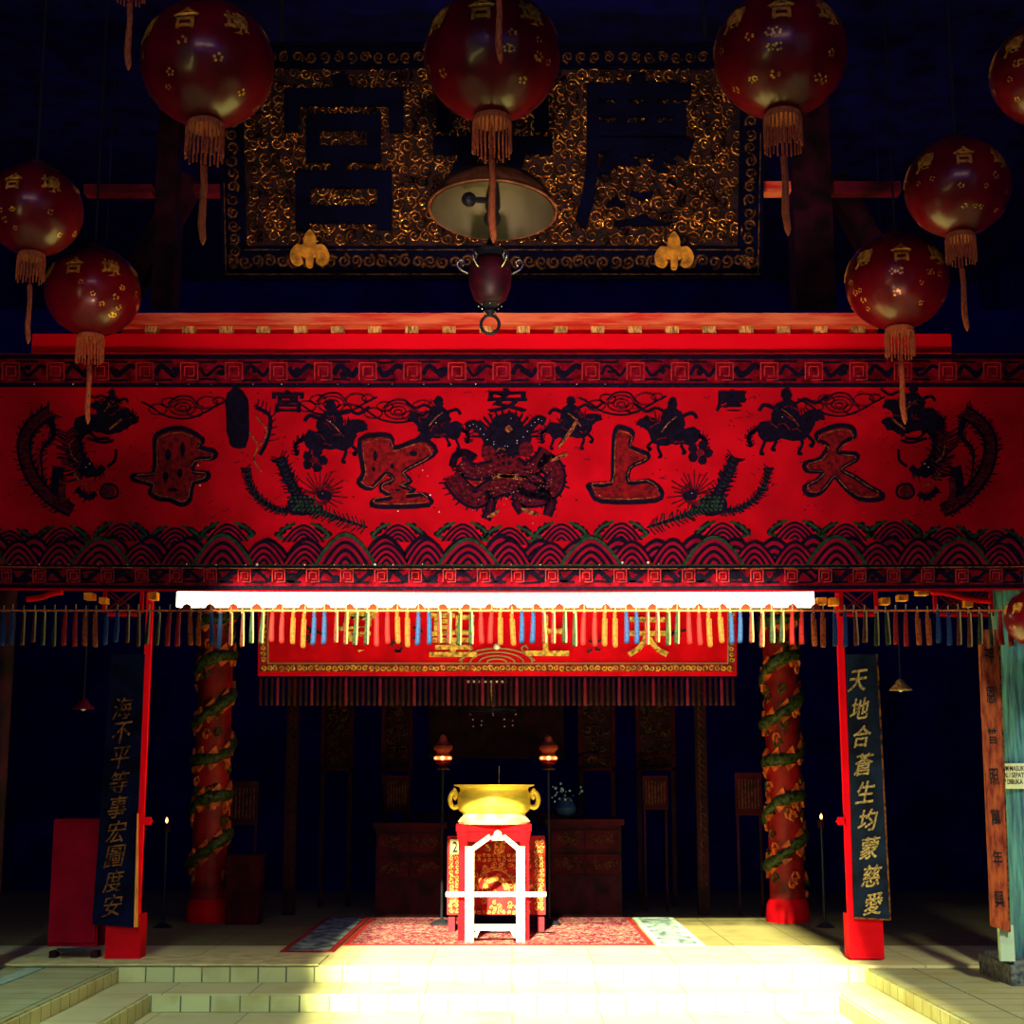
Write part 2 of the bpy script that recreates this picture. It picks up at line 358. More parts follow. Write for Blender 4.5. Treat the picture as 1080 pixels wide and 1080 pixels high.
# posts
def gate_post(side):
    if side < 0: bx0, bx1, py, pt0, pt1 = 110, 147, 1013, 151, 156; w = 'left'
    else: bx0, bx1, py, pt0, pt1 = 897, 933, 1013, 886, 892; w = 'right'
    f = fl((bx0+bx1)/2, py); Y = f.y; a = at(bx0, py, Y); b = at(bx1, py, Y)
    t = empty('gate_post', (f.x, Y+.1, 0), 'red %s gate post with square foot and slim pole rising beside its couplet board' % w, 'post', 'red gate posts'); L = t.location
    h = at(bx0, 966, Y).z
    m = MB().box((0, 0, h/2+.012), (b.x-a.x, .2, h)).build('foot_block', 'painted_red', t)
    px = (at(142, 1000, Y).x if side < 0 else at(899.5, 1000, Y).x)-L.x
    MB().box((px, -.07, 1.45), (.05, .05, 2.8)).build('pole', 'fascia_red', t)
    lz = at(150, 866, Y).z; lx = px+(.05 if side < 0 else -.045)
    MB().box((lx, -.07, lz), (.055, .05, .06)).ball((lx+(.03 if side < 0 else -.03), -.075, lz), .016).build('latch', 'fascia_red', t)
    # couplet board
    Yb = Y+.0
    P = ((97, 975), (140, 978), (152, 690), (118, 690)) if side < 0 else ((901, 968), (939, 970), (925, 690), (893, 690))
    q = [at(x, y, Yb-.03) for x, y in P]; o0 = q[0]
    t2 = empty('couplet_board', o0, ('dark couplet board with faint gold script hung on the left gate post' if side < 0 else 'dark blue couplet board with gold script hung on the right gate post'), 'signboard', 'couplet boards on the gate posts')
    MB().prism([p-o0 for p in q], (0, .03, 0)).build('board', 'couplet_blue' if side > 0 else 'couplet_navy', t2)
    e = MB()
    if side < 0:
        s0 = at(141, 978, Yb-.05)-o0; s1 = at(144.5, 978, Yb-.05)-o0; s2 = at(145, 858, Yb-.05)-o0; e.prism([s0, s1, s2, s2-Vector((.004, 0, 0))], (0, .04, 0))
    else:
        for u, v in ((0, 1), (1, 2)): e.bar(q[u]-o0-Vector((0, .002, 0)), q[v]-o0-Vector((0, .002, 0)), .012)
    e.build('gilt_edge', 'gilt_edge' if side < 0 else 'dull_gold', t2)
    chars = '天地合蒼生均蒙慈愛' if side > 0 else '海不平等事宏圖度安'
    m = MB(); n = len(chars)
    for k, ch in enumerate(chars):
        f_ = (k+.55)/n
        if side > 0: cy = 690+ (k-.0)*0; cy = 953-(n-1-k)*29.4; cx = 905+ (cy-720)*(921-905)/230
        else: cy = 955-(n-1-k)*26; cx = 131+(cy-720)*(119-131)/230
        cpos = at(cx, cy, Yb-.045)-o0; s = ppm(cy, Yb)
        sh = .18 if side < 0 else .22
        add_text(m, ch, 19*s, 23*s, lambda u, v, d, c=cpos, sh=sh: c+Vector((u+v*sh, -d, v+u*.12)), offset=.012 if side > 0 else 0.0, depth=.006)
    m.build('gold_characters', 'gold_paint' if side > 0 else 'dull_gold', t2)
gate_post(-1); gate_post(1)
# red cabinet left of the left post
f = fl(79, 1013); Y = f.y+.02; a = at(49, 1010, Y); b = at(108, 864, Y); w = b.x-a.x
t = empty('red_cabinet', ((a.x+b.x)/2, Y+.2, 0), 'low plain dark red cabinet standing left of the left gate post', 'cabinet')
MB().box((0, 0, b.z/2+.05), (w, .38, b.z-.1)).build('body', 'cabinet_red', t)
MB().box((0, -.2, b.z/2+.05), (w-.03, .02, b.z-.16)).build('door', 'cabinet_red', t)
m = MB()
for s in (-1, 1):
    MB().box((s*(w/2-.03), -.1, .03), (.05, .12, .06)).build('foot', 'dark_red_wood', t)
MB().box((0, -.195, .075), (w*.6, .012, .03)).build('vent_slot', 'iron', t)
# right wooden board and teal pillar
Yp = fl(1070, 1037, ZT).y+.14
pl = empty('teal_pillar', (at(1104, 1000, Yp).x, Yp+.05, ZT), 'weathered teal painted pillar on a dark stone base at the right edge', 'pillar'); L = pl.location
r0 = at(1104, 900, Yp).x-at(1068, 900, Yp).x
MB().lathe([(r0, .12), (r0*.99, 1.2), (r0*.97, 2.6), (r0*.97, 3.0)], n=28).build('shaft', 'teal_pillar', pl, smooth=False)
smooth_auto(pl.children[-1])
w = at(1104, 1020, Yp).x-at(1050, 1020, Yp).x
MB().box((0, 0, .07), (w*2, w*2, .14)).box((0, 0, .15), (w*1.8, w*1.8, .03)).build('stone_base', 'stone_base', pl)
q0 = at(1053, 1008, Yp-.25); q1 = at(1066, 975, Yp-.25)
o = MB().box(((q0.x+q1.x)/2, Yp-.28, (ZT+.165+q1.z)/2), (q1.x-q0.x, .05, q1.z-ZT-.165)).build('mint_block', 'mint_plinth'); tag(o, 'narrow pale mint block standing between slanting board and dark pillar base', 'block')
Yn = Yp-.36
q = [at(x, y, Yn) for x, y in ((1046, 977), (1065, 983), (1053.5, 664), (1032.5, 664))]; o0 = q[0].copy()
t = empty('wooden_board', o0, 'weathered red and orange wooden board with dark characters beside teal pillar', 'signboard')
MB().prism([p-o0 for p in q], (0, .035, 0)).build('board', 'orange_wood', t)
m = MB()
for k, ch in enumerate('神恩普照萬年興'):
    cy = 690+k*43; cx = 1043+(cy-690)*(1055-1043)/285; cp = at(cx, cy, Yn-.004)-o0; s = ppm(cy, Yn)
    add_text(m, ch, 10*s, 17*s, lambda u, v, d, c=cp: c+Vector((u-.05*v, -d, v)), offset=.01, depth=.004)
m.build('carved_characters', 'char_black', t)
# strut: gilt line on right edge
MB().bar(q[1]-o0, q[2]-o0, .01).build('edge_strip', 'dull_gold', t)
# paper sign wrapped on pillar
sg = empty('paper_sign', (L.x, L.y, at(1080, 832, Yp-.2).z), 'pale paper notice with black capitals wrapped round the teal pillar', 'sign')
zz0 = at(1080, 832, Yp-.2).z; zz1 = at(1080, 805, Yp-.2).z; rr = r0+.03
m = MB(); n = 20; A = []
A0, A1 = PI*1.0, PI*1.75
for k in range(n+1):
    a_ = A0+(A1-A0)*k/n
    A.append([m.b.verts.new((r_*math.cos(a_), r_*math.sin(a_), z_)) for r_, z_ in ((rr, 0), (rr, zz1-zz0), (rr-.004, zz1-zz0), (rr-.004, 0))])
for X_, Y_ in zip(A, A[1:]):
    for k in range(4): m.b.faces.new((X_[k], Y_[k], Y_[(k+1) % 4], X_[(k+1) % 4]))
m.build('paper', 'paper', sg)
m = MB(); hh = zz1-zz0
for j, tx in enumerate(('SEBELUM MASUK', 'SANDAL / SEPATU', 'HARAP DIBUKA')):
    V, P, W, Hh = text_mesh(tx, .012); s = hh*.22/Hh; a_left = PI*1.03
    add_text(m, tx, W*s*.62, hh*.2, lambda u, v, d, w_=W*s*.62, j=j: Vector(((rr+.002+d)*math.cos(a_left+(u+w_/2)/rr), (rr+.002+d)*math.sin(a_left+(u+w_/2)/rr), hh*(.80-.26*j)+v)), offset=.012, depth=.001)
m.build('printed_text', 'ink', sg)
# red column at the far left edge
a = at(-14, 1000, 11.4); b = at(6, 620, 11.4)
o = MB().lathe([(.09, 0), (.085, 1.5), (.085, 3.0)], n=20).build('red_column', 'dark_red_wood', smooth=False); smooth_auto(o)
o.location = (at(-4, 800, 11.5).x, 11.5, 0); tag(o, 'dark red round column cut by the left edge of the picture', 'column')
# ================================================================== BIG BANNER
def B(px, py, d=0.0):  # banner plane, d metres toward the viewer
    return at(px, py, YB)-Vector((0, d, 0))
top = B(535, 372); bot = B(535, 623)
bn = empty('embroidered_banner', (0, YB, bot.z), 'huge red embroidered temple banner with four large characters, dragons, waves and a row of tassels', 'banner'); BL = bn.location
def BB(px, py, d=0.): return B(px, py, d)-BL
m = MB(); cols = 60; G = []
rows = (0, .1, .3, .5, .7, .9, 1)
def sag(px): return 0
for i in range(cols+1):
    px = -22+1124*i/cols
    G.append([(m.b.verts.new(BB(px, 373+249*r_+3*math.sin(PI*i/cols)*r_, 0)), m.b.verts.new(BB(px, 373+249*r_+3*math.sin(PI*i/cols)*r_, -.015))) for r_ in rows])
for i in range(cols):
    for j in range(len(rows)-1):
        a, b, c, d = G[i][j], G[i+1][j], G[i+1][j+1], G[i][j+1]
        m.b.faces.new((a[0], b[0], c[0], d[0])); m.b.faces.new((d[1], c[1], b[1], a[1]))
m.build('banner_cloth', 'banner_red', bn, smooth=True)
def poly(m, pts, d, th=.004):
    m.prism([BB(x, y, d) for x, y in pts], (0, th, 0))
def ribbon(m, pts, w, d, th=.004, n=5, taper=False, close=False):
    P = cr([(p[0], p[1], 0) for p in pts], n, close) if len(pts) > 2 else [Vector((p[0], p[1], 0)) for p in pts]
    N = len(P); A = []; rng = N
    for i, p in enumerate(P):
        a = P[(i-1) % N] if (i or close) else p; b = P[(i+1) % N] if (i < N-1 or close) else p
        t = (b-a); t.normalize(); nn = Vector((-t.y, t.x, 0)); ww = w/2
        if taper: ww *= math.sin(PI*min(1, max(0, (i+.6)/(N+.2))))**.6 if taper == 2 else (1-.85*i/(N-1))
        q = [p+nn*ww, p-nn*ww]
        A.append([m.b.verts.new(BB(q[0].x, q[0].y, d)), m.b.verts.new(BB(q[1].x, q[1].y, d)), m.b.verts.new(BB(q[1].x, q[1].y, d-th)), m.b.verts.new(BB(q[0].x, q[0].y, d-th))])
    for i in range(N if close else N-1):
        X_, Y_ = A[i], A[(i+1) % N]
        for k in range(4): m.b.faces.new((X_[k], X_[(k+1) % 4], Y_[(k+1) % 4], Y_[k]))
    if not close: m.b.faces.new(A[0][::-1]); m.b.faces.new(A[-1])
def blob(m, cx, cy, rx, ry, d, n=14, jag=0., th=.004):
    poly(m, [(cx+rx*math.cos(2*PI*k/n)*(1+random.uniform(-jag, jag)), cy+ry*math.sin(2*PI*k/n)*(1+random.uniform(-jag, jag))) for k in range(n)], d, th)
def mir(pts): return [(1070-x, y) for x, y in pts]
# bands
m = MB(); 
def strip(m, y0, y1, d, th=.004):
    for i in range(40):
        a = -22+1124*i/40; b = -22+1124*(i+1)/40; s0 = 3*math.sin(PI*i/40)*(y0-373)/249; s1 = 3*math.sin(PI*(i+1)/40)*(y0-373)/249
        poly(m, [(a, y0+s0), (b, y0+s1), (b, y1+s1), (a, y1+s0)], d, th)
strip(m, 379, 404, .006); m.build('patterned_band', 'band_red', bn)
m = MB(); strip(m, 599, 616, .006); m.build('patterned_band', 'band_red', bn)
m = MB(); strip(m, 374, 379, .007); strip(m, 404, 408.5, .007); strip(m, 594.5, 597.5, .016); strip(m, 616, 620, .007)
for y0, y1, st in ((381, 402, 47), (600, 615, 36)):
    x = -10; k = 0
    while x < 1090:
        yy = (y0+y1)/2; hh = (y1-y0)*.36
        ribbon(m, [(x-14, yy+(-1)**k*4), (x-8, yy-(-1)**k*5), (x, yy), (x+6, yy+(-1)**k*5), (x+12, yy-3)], random.uniform(3, 6), .012)
        blob(m, x+random.uniform(-10, 10), yy+random.uniform(-4, 4), random.uniform(3, 7), random.uniform(2, 4), .011, 8, .3)
        for s_ in (y0+1, y1-1): ribbon(m, [(x-20, s_), (x-8, s_+random.uniform(-1, 1)), (x+4, s_)], 2.2, .012)
        x += st; k += 1
m.build('band_scroll', 'navy_thread', bn)
m = MB()
for y0, y1, st, off in ((383, 401, 47, 22), (601, 614, 36, 16)):
    x = -10+off
    while x < 1090:
        h = (y1-y0)/2; yy = (y0+y1)/2
        for r_ in (h, h*.55):
            ribbon(m, [(x-r_, yy-r_), (x+r_, yy-r_), (x+r_, yy+r_), (x-r_*.3, yy+r_)], 1.1, .013, n=1)
            ribbon(m, [(x-r_, yy-r_), (x-r_, yy+r_)], 1.1, .0135)
        x += st
m.build('band_fret', 'fret_thread', bn)
m = MB(); strip(m, 592.2, 595, .018, .003); m.build('green_edging', 'green_thread', bn)
m = MB(); strip(m, 597.3, 598.3, .019, .003); m.build('gold_edging', 'gold_thread', bn)
m = MB()
for k in range(260):
    x_, y_ = random.uniform(0, 1080), random.uniform(412, 545); blob(m, x_, y_, random.uniform(.5, 1.5), random.uniform(.5, 1.2), .003, 6, .3, th=.002)
for k in range(90):
    x_, y_ = random.uniform(0, 1080), random.uniform(412, 545); ribbon(m, [(x_, y_), (x_+random.uniform(2, 6), y_+random.uniform(-3, 3)), (x_+random.uniform(5, 9), y_+random.uniform(-3, 3))], .8, .003, .002, n=3)
m.build('small_motifs', 'wine_thread', bn)
# waves : fans of concentric arcs
W = {'navy_thread': MB(), 'wave_red': MB(), 'green_thread': MB()}
def fan(cx, cy, rx, ry, base, rings=4, green=False):
    for k in range(rings*2):
        f_ = 1-k/(rings*2); mm = 'navy_thread' if k % 2 == 0 else 'wave_red'
        if green and k == 0: mm = 'green_thread'
        pts = [(cx+rx*f_*(j-7)/7, cy-ry*f_*(1-abs((j-7)/7)**1.75)) for j in range(15)]
        poly(W[mm], pts, base+.0011*k, .001)
def inX(a, b): return a
x = -8; k = 0
tops = [(66, 553), (128, 549), (185, 553), (240, 549), (320, 550), (420, 550), (488, 549), (537, 553), (592, 549), (655, 548), (762, 548), (838, 547), (892, 549), (943, 547), (1000, 553), (1050, 556), (10, 556)]
for cx, ty in tops:
    fan(cx, ty+22, 23, 19, .006, 4)
    for s_ in (-1, 1):
        ribbon(W['green_thread'], [(cx+s_*8, ty+2), (cx+s_*20, ty+8), (cx+s_*27, ty+16), (cx+s_*20, ty+18)], 3, .012)
        for q_ in range(3): blob(W['navy_thread'], cx+s_*(16+q_*5), ty+6+q_*4, 4, 4, .010, 9, .3)
x = -4
while x < 1090:
    fan(x, 592, 26, 26+random.uniform(-3, 3), .020, 3); x += 41
x = -22
while x < 1090:
    big = int(k % 3 == 0); fan(x, 596, 25 if not big else 33, (26 if not big else 31)+random.uniform(-3, 3), .030+.008*big, 4, green=bool(big)); x += 43; k += 1
W['navy_thread'].build('wave_line', 'navy_thread', bn); W['wave_red'].build('wave_fill', 'wave_red', bn); W['green_thread'].build('wave_foam', 'green_thread', bn)
# large characters
def u(X, Y_, ox, oy, s): return (ox+X/s, oy+Y_/s)
SH = [(258,482),(330,478),(338,400),(345,300),(375,292),(405,310),(395,355),(455,380),(445,400),(395,425),(392,475),(455,470),(498,500),(480,535),(300,538),(262,500)]
TI = [(195,310),(260,285),(310,290),(320,320),(285,340),(265,375),(325,380),(325,400),(275,430),(320,455),(370,490),(415,515),(400,532),(340,530),(290,495),(255,455),(235,475),(205,510),(165,515),(152,490),(190,470),(215,440),(160,435),(155,410),(205,395),(230,350),(200,335)]
SG = [(445,330),(545,318),(558,360),(650,330),(700,370),(640,410),(590,440),(615,470),(580,485),(625,500),(600,520),(660,515),(675,550),(500,555),(490,535),(550,525),(515,500),(520,480),(555,465),(530,445),(480,495),(438,475),(455,440)]
MU = [(470,395),(545,375),(610,410),(595,430),(645,445),(640,465),(590,470),(580,505),(625,510),(618,530),(580,540),(570,590),(545,605),(510,590),(480,588),(450,570),(455,545),(400,530),(405,515),(460,510),(465,450)]
for name, pts, ox, oy, s, holes in (('character', SH, 540, 360, 3.175, ()), ('character', TI, 800, 360, 3.175, ()),
      ('character', SG, 240, 360, 3.175, ((495, 385, 7, 18), (490, 430, 6, 8), (622, 378, 14, 9), (552, 420, 6, 10), (545, 480, 5, 4), (570, 500, 9, 3))),
      ('character', MU, 0, 320, 2.84, ((505, 455, 9, 18), (548, 440, 7, 24), (498, 520, 9, 15), (540, 510, 8, 14), (520, 560, 14, 6)))):
    P = [u(X, Y_, ox, oy, s) for X, Y_ in pts]
    mm = MB(); poly(mm, P, .014, .006); c = mm.build(name, 'char_thread', bn)
    mm = MB(); ribbon(mm, P, 4.6, .018, .006, n=3, close=True)
    for hx, hy, hr, hv in holes:
        q = u(hx, hy, ox, oy, s); blob(mm, q[0], q[1], hr/s, hv/s, .019, 10)
    cxm = sum(p[0] for p in P)/len(P); cym = sum(p[1] for p in P)/len(P)
    mm.build('outline', 'navy_thread', c)
    mm = MB(); ribbon(mm, [(cxm+(x_-cxm)*.90, cym+(y_-cym)*.90) for x_, y_ in P], .9, .0195, .003, n=2, close=True); mm.build('gold_couching', 'gold_thread', c)
for ch, cx, cy, w_, h_ in (('安', 535, 423, 42, 26), ('宮', 304, 424, 34, 24), ('慶', 771, 423, 34, 24)):
    mm = MB(); cp = BB(cx, cy, .012); s = ppm(cy, YB)
    add_text(mm, ch, w_*s, h_*s, lambda a_, b_, d, c=cp: c+Vector((a_, -d, b_)), offset=.02, depth=.006); mm.build('small_character', 'navy_thread', bn)
# figures
bead = []
class Fig:
    def __init__(s): s.n = MB(); s.w = MB(); s.g = MB(); s.e = MB()
    def done(s, name):
        root = s.n.build(name, 'navy_thread', bn)
        for mb, nm, mt in ((s.w, 'wine_stitching', 'wine_thread'), (s.g, 'gold_stitching', 'gold_thread'), (s.e, 'green_feathers', 'green_thread')):
            if len(mb.b.verts): mb.build(nm, mt, root)
            else: mb.b.free()
rj = random.Random(21)
def jag(pts, a=.9, n=4):
    P = cr([(p[0], p[1], 0) for p in pts], n, True); return [(p.x+rj.uniform(-a, a), p.y+rj.uniform(-a, a)) for p in P]
def tufts(m, pts, L, d, k=3, w=1.1, side=0):
    P = cr([(p[0], p[1], 0) for p in pts], k)
    for i in range(1, len(P)-1):
        t = P[i+1]-P[i-1]
        if t.length < 1e-6: continue
        t.normalize(); nn = Vector((-t.y, t.x, 0))
        for s_ in ((-1, 1) if side == 0 else (side,)):
            e = P[i]+nn*s_*L*rj.uniform(.6, 1.1)-t*L*rj.uniform(.3, .8); ribbon(m, [(P[i].x, P[i].y), (e.x, e.y)], w, d)
def q5(X, Y_): return (440+X/5.4, 400+Y_/5.4)
f = Fig()
for pts, w_ in (([(250,480),(320,530),(430,510),(520,480),(620,520),(700,470),(740,410)], 16), ([(200,560),(260,640),(340,680),(440,620),(560,600),(680,640),(770,620),(780,520),(700,460)], 20), ([(560,640),(640,680),(760,660)], 18), ([(400,640),(420,720),(390,800)], 8), ([(700,650),(760,700),(740,780)], 8), ([(330,450),(270,420),(220,440),(200,500)], 5), ([(640,560),(700,600),(700,690)], 12), ([(560,700),(600,760)], 8)):
    ribbon(f.n, [q5(*p) for p in pts], w_+3, .014, taper=0); ribbon(f.w, [q5(*p) for p in pts], w_-3, .019); tufts(f.n, [q5(*p) for p in pts], w_*.75, .013, 5, 1.6)
    P = cr([(*q5(*p), 0) for p in pts], 8)
    for i in range(0, len(P)-1):
        for o_ in (-.32, 0, .32):
            c_ = P[i]; nn = (P[i+1]-P[i]); nn = Vector((-nn.y, nn.x, 0)).normalized()*w_*o_; ribbon(f.n, [(c_.x+nn.x-1.6, c_.y+nn.y+1), (c_.x+nn.x, c_.y+nn.y-1.2), (c_.x+nn.x+1.6, c_.y+nn.y+1)], .7, .021, n=1)
poly(f.n, jag([q5(*p) for p in ((385,350),(400,290),(445,225),(500,200),(560,205),(610,270),(650,330),(640,400),(600,440),(540,430),(470,430),(410,450),(370,420))], 1.0), .024)
for hp in (((400,350),(360,290),(320,262),(280,280)), ((605,335),(650,270),(690,235),(728,250))):
    P = [q5(*p) for p in hp]; ribbon(f.n, P, 9, .022)
    for i in range(3):
        for f_ in (0, .5): bead.append((P[i][0]+(P[i+1][0]-P[i][0])*f_, P[i][1]+(P[i+1][1]-P[i][1])*f_, .55))
for x_, y_ in ((437, 362), (437, 376), (569, 355), (569, 370), (500, 386), (515, 388), (535, 230)): bead.append((*q5(x_, y_), .6))
ribbon(f.g, [q5(450, 418), q5(465, 400), q5(490, 400), q5(500, 408)], 1.6, .029)
for cx, cy in ((405, 425), (620, 405)): poly(f.w, jag([(q5(cx, cy)[0]+8*math.cos(a_), q5(cx, cy)[1]+8*math.sin(a_)) for a_ in range(6)], .6), .028)
for a_ in range(16): t_ = a_*PI/15; ribbon(f.n, [q5(505+110*math.cos(t_), 330-60*math.sin(t_)), q5(505+190*math.cos(t_), 330-150*math.sin(t_))], 2.2, .020)
poly(f.g, [q5(*p) for p in ((505,275),(525,265),(545,290),(520,310),(500,295))], .029)
for k_ in range(5): ribbon(f.w, [q5(450+k_*28, 440), q5(440+k_*32, 470), q5(460+k_*26, 500)], 2.4, .027)
for pts in (((400, 790), (440, 770), (470, 745)), ((590, 740), (640, 760), (700, 780)), ((430, 570), (500, 555), (600, 575)), ((800, 400), (880, 290), (910, 230)), ((760, 470), (830, 440), (860, 430)), ((460, 545), (520, 560), (580, 545))):
    ribbon(f.g, [q5(*p) for p in pts], 4, .027, taper=2)
poly(f.w, jag([q5(*p) for p in ((440,470),(505,450),(570,470),(560,520),(505,540),(450,520))], .7), .026); blob(f.n, *q5(490, 485), 2, 2, .031); blob(f.n, *q5(525, 485), 2, 2, .031)
for i in range(120):
    X_, Y_ = rj.uniform(240, 780), rj.uniform(470, 700); blob(f.g, *q5(X_, Y_), .8, .6, .0235, 5)
for x_, y_ in ((255, 490), (365, 590), (570, 575), (660, 490), (710, 470), (765, 575), (510, 685), (640, 695), (495, 718), (350, 690), (740, 600), (720, 615)): bead.append((*q5(x_, y_), .5))
f.done('central_dragon')
def phoenix(g):
    f = Fig()
    def q(X, Y_): return g((240+X/3.175, 360+Y_/3.175))
    for pts, w_ in (([(62,425),(75,480),(110,530),(170,565),(235,565)], 5), ([(175,390),(200,450),(225,500),(250,550)], 11)):
        P = [q(*p) for p in pts]; ribbon(f.n, P, w_, .012); tufts(f.n, P, 6 if w_ < 6 else 10, .011, 9, 1.1); tufts(f.e, P, 3, .016, 4, .6)
    P = [q(230, 545), q(290, 565), q(360, 590), q(470, 625)]; ribbon(f.n, P, 10, .013, taper=1); tufts(f.n, P, 9, .012, 9, 1.1); tufts(f.e, P, 6, .017, 6, .8)
    poly(f.n, jag([q(*p) for p in ((205,530),(240,512),(300,535),(318,570),(250,585),(205,570))], .8), .016)
    for i in range(24): blob(f.e, *q(212+(i % 6)*16+(i//6)*4, 524+(i//6)*14), 1.6, 1.3, .022, 6)
    ribbon(f.w, [q(290, 545), q(330, 540), q(350, 500), q(320, 480)], 4, .018); poly(f.n, jag([q(*p) for p in ((300,510),(325,500),(350,515),(345,530),(310,532))], .6), .019)
    for i in range(16): a_ = i*.24-.6; ribbon(f.w, [q(310+12*math.cos(a_), 515-14*math.sin(a_)), q(310+(70+12*(i % 3))*math.cos(a_), 515-(75+10*(i % 2))*math.sin(a_))], 1.5, .010)
    bead.append((*q(320, 512), .5)); f.done('phoenix')
phoenix(lambda p: p); phoenix(lambda p: (1070-p[0], p[1]))
def side_dragon(g):
    f = Fig()
    def q(X, Y_): return g((X/4.32, 400+Y_/4.32))
    def Qs(*a): return [q(*p) for p in a]
    P = Qs((230,150),(150,210),(110,300),(140,430),(230,540),(330,600)); ribbon(f.n, P, 15, .010); ribbon(f.w, P, 9, .014); tufts(f.n, P, 12, .009, 8, 1.3)
    C_ = cr([(x_, y_, 0) for x_, y_ in P], 12)
    for c_ in C_[::2]: 
        for dx in (-3, 0, 3): ribbon(f.n, [(c_.x+dx-1.4, c_.y+1), (c_.x+dx, c_.y-1.2), (c_.x+dx+1.4, c_.y+1)], .6, .017, n=1)
    P = Qs((230,180),(245,260),(190,330),(200,470)); ribbon(f.n, P, 7, .010, taper=1); tufts(f.n, P, 7, .009, 5, 1.1)
    P = Qs((270,400),(260,500),(300,600)); ribbon(f.n, P, 12, .012); ribbon(f.w, Qs((290,450),(285,520),(300,590)), 7, .016); tufts(f.n, P, 8, .011, 5, 1.2)
    poly(f.n, jag(Qs((340,190),(420,160),(520,165),(610,190),(560,240),(500,250),(420,240),(370,270)), 1.4), .012)
    P = Qs((360,250),(370,340),(430,430),(475,400)); ribbon(f.n, P, 7, .013); tufts(f.n, P, 8, .012, 4, 1.2)
    poly(f.n, jag(Qs((330,300),(400,360),(445,420),(400,450),(340,400),(305,350)), 1.2), .012)
    tufts(f.n, Qs((300,240),(310,320),(330,400),(380,460)), 13, .011, 6, 1.5); tufts(f.w, Qs((320,260),(330,330),(360,420)), 9, .015, 5, 1.2)
    for a_ in (((400,270),(470,290),(520,280)), ((530,320),(525,370),(490,400)), ((400,230),(440,270),(500,270))): ribbon(f.n, Qs(*a_), 3, .012)
    ribbon(f.g, Qs((320,300),(330,350),(360,380)), 1.6, .019); ribbon(f.g, Qs((340,430),(370,470),(420,490)), 1.6, .019); ribbon(f.g, Qs((500,230),(540,200),(560,180)), 2, .019)
    ribbon(f.n, Qs((480,480),(530,490),(535,530),(490,545),(460,520)), 2.5, .012, close=True); blob(f.w, *q(495, 512), 6.5, 6.5, .011)
    for x_, y_ in ((398, 405), (415, 390)): bead.append((*q(x_, y_), .8))
    ribbon(f.n, Qs((350,500),(400,540),(440,520)), 6, .012); tufts(f.n, Qs((350,500),(400,540),(440,520)), 6, .011, 3, 1.2); f.done('side_dragon')
side_dragon(lambda p: p); side_dragon(lambda p: (1070-p[0], p[1]))
def cloud(cx, cy, s=1.):
    f = Fig()
    for dx, dy, r_ in ((-26, 2, 8), (-14, -5, 7), (0, 0, 12), (0, 0, 7), (0, 1, 3.5), (13, 5, 7), (26, -5, 9), (38, -7, 5)):
        ribbon(f.w, [(cx+s*(dx+r_*1.2*math.cos(a_*.9)), cy+s*(dy+r_*.7*math.sin(a_*.9))) for a_ in range(0, 8)], 1.8, .010)
    ribbon(f.n, [(cx-44*s, cy-6), (cx-34*s, cy-1), (cx-18*s, cy+9), (cx+4*s, cy+12), (cx+24*s, cy+5), (cx+36*s, cy-2), (cx+48*s, cy-8)], 1.8, .011)
    ribbon(f.n, [(cx-16*s, cy-3), (cx-6*s, cy-11), (cx+8*s, cy-11), (cx+16*s, cy-2)], 1.6, .012); f.done('cloud')
for cx, cy in ((193, 430), (420, 434), (655, 426), (885, 427), (350, 427)): cloud(cx, cy)
def rider(cx, cy, s, fl_):
    f = Fig()
    def q(X, Y_): return (cx+fl_*X*s, cy+Y_*s)
    poly(f.n, jag([q(*p) for p in ((-32,2),(-26,-8),(-8,-6),(10,-10),(24,-20),(36,-18),(40,-10),(30,-6),(24,6),(16,14),(-6,12),(-24,14))], 1.3), .014)
    for lx, ly in ((-28, 26), (-16, 22), (12, 26), (24, 18)): ribbon(f.n, [q(lx*.8, 6), q(lx+4, 15), q(lx, ly), q(lx+4, ly+1)], 3.4*s, .013)
    poly(f.n, jag([q(*p) for p in ((-12,0),(-16,-16),(-8,-28),(4,-30),(12,-20),(12,-2))], 1.3), .018)
    poly(f.n, jag([q(6*math.cos(a_)-1, 7*math.sin(a_)-35) for a_ in range(6)], .8), .019); ribbon(f.n, [q(6, -24), q(18, -30), q(30, -26), q(42, -34)], 3*s, .019)
    ribbon(f.n, [q(-12, -20), q(-24, -24), q(-30, -18)], 4*s, .019); tufts(f.n, [q(20, -18), q(8, -10), q(-8, -8)], 6, .015, 4, 1.2); tufts(f.n, [q(-30, 0), q(-40, 6), q(-38, 22)], 5, .013, 5, 1.2)
    ribbon(f.n, [q(-30, 0), q(-40, 8), q(-38, 20)], 4*s, .013); ribbon(f.g, [q(-6, -20), q(4, -12), q(12, -2)], 1.1, .024)
    for k_ in range(6): a_ = rj.uniform(-24, 22); b_ = rj.uniform(-24, 10); ribbon(f.w, [q(a_, b_), q(a_+rj.uniform(3, 9), b_+rj.uniform(-3, 5)), q(a_+rj.uniform(6, 13), b_+rj.uniform(-2, 8))], 1.4, .0245)
    bead.append((*q(rj.uniform(-8, 8), rj.uniform(-18, 4)), .5)); f.done('mounted_figure')
for a_ in ((350, 462, .95, 1), (708, 458, .9, -1), (830, 452, 1.0, 1), (118, 436, .6, -1), (603, 452, .8, 1), (462, 452, .8, -1), (962, 438, .8, -1)): rider(*a_)
f = Fig()
poly(f.n, jag([(238, 425), (244, 412), (254, 411), (263, 428), (261, 468), (250, 473), (241, 464)], .9), .018)
ribbon(f.g, [(262, 455), (272, 470), (268, 485), (276, 498)], 1.6, .014); ribbon(f.g, [(270, 440), (282, 455), (275, 470)], 1.6, .014)
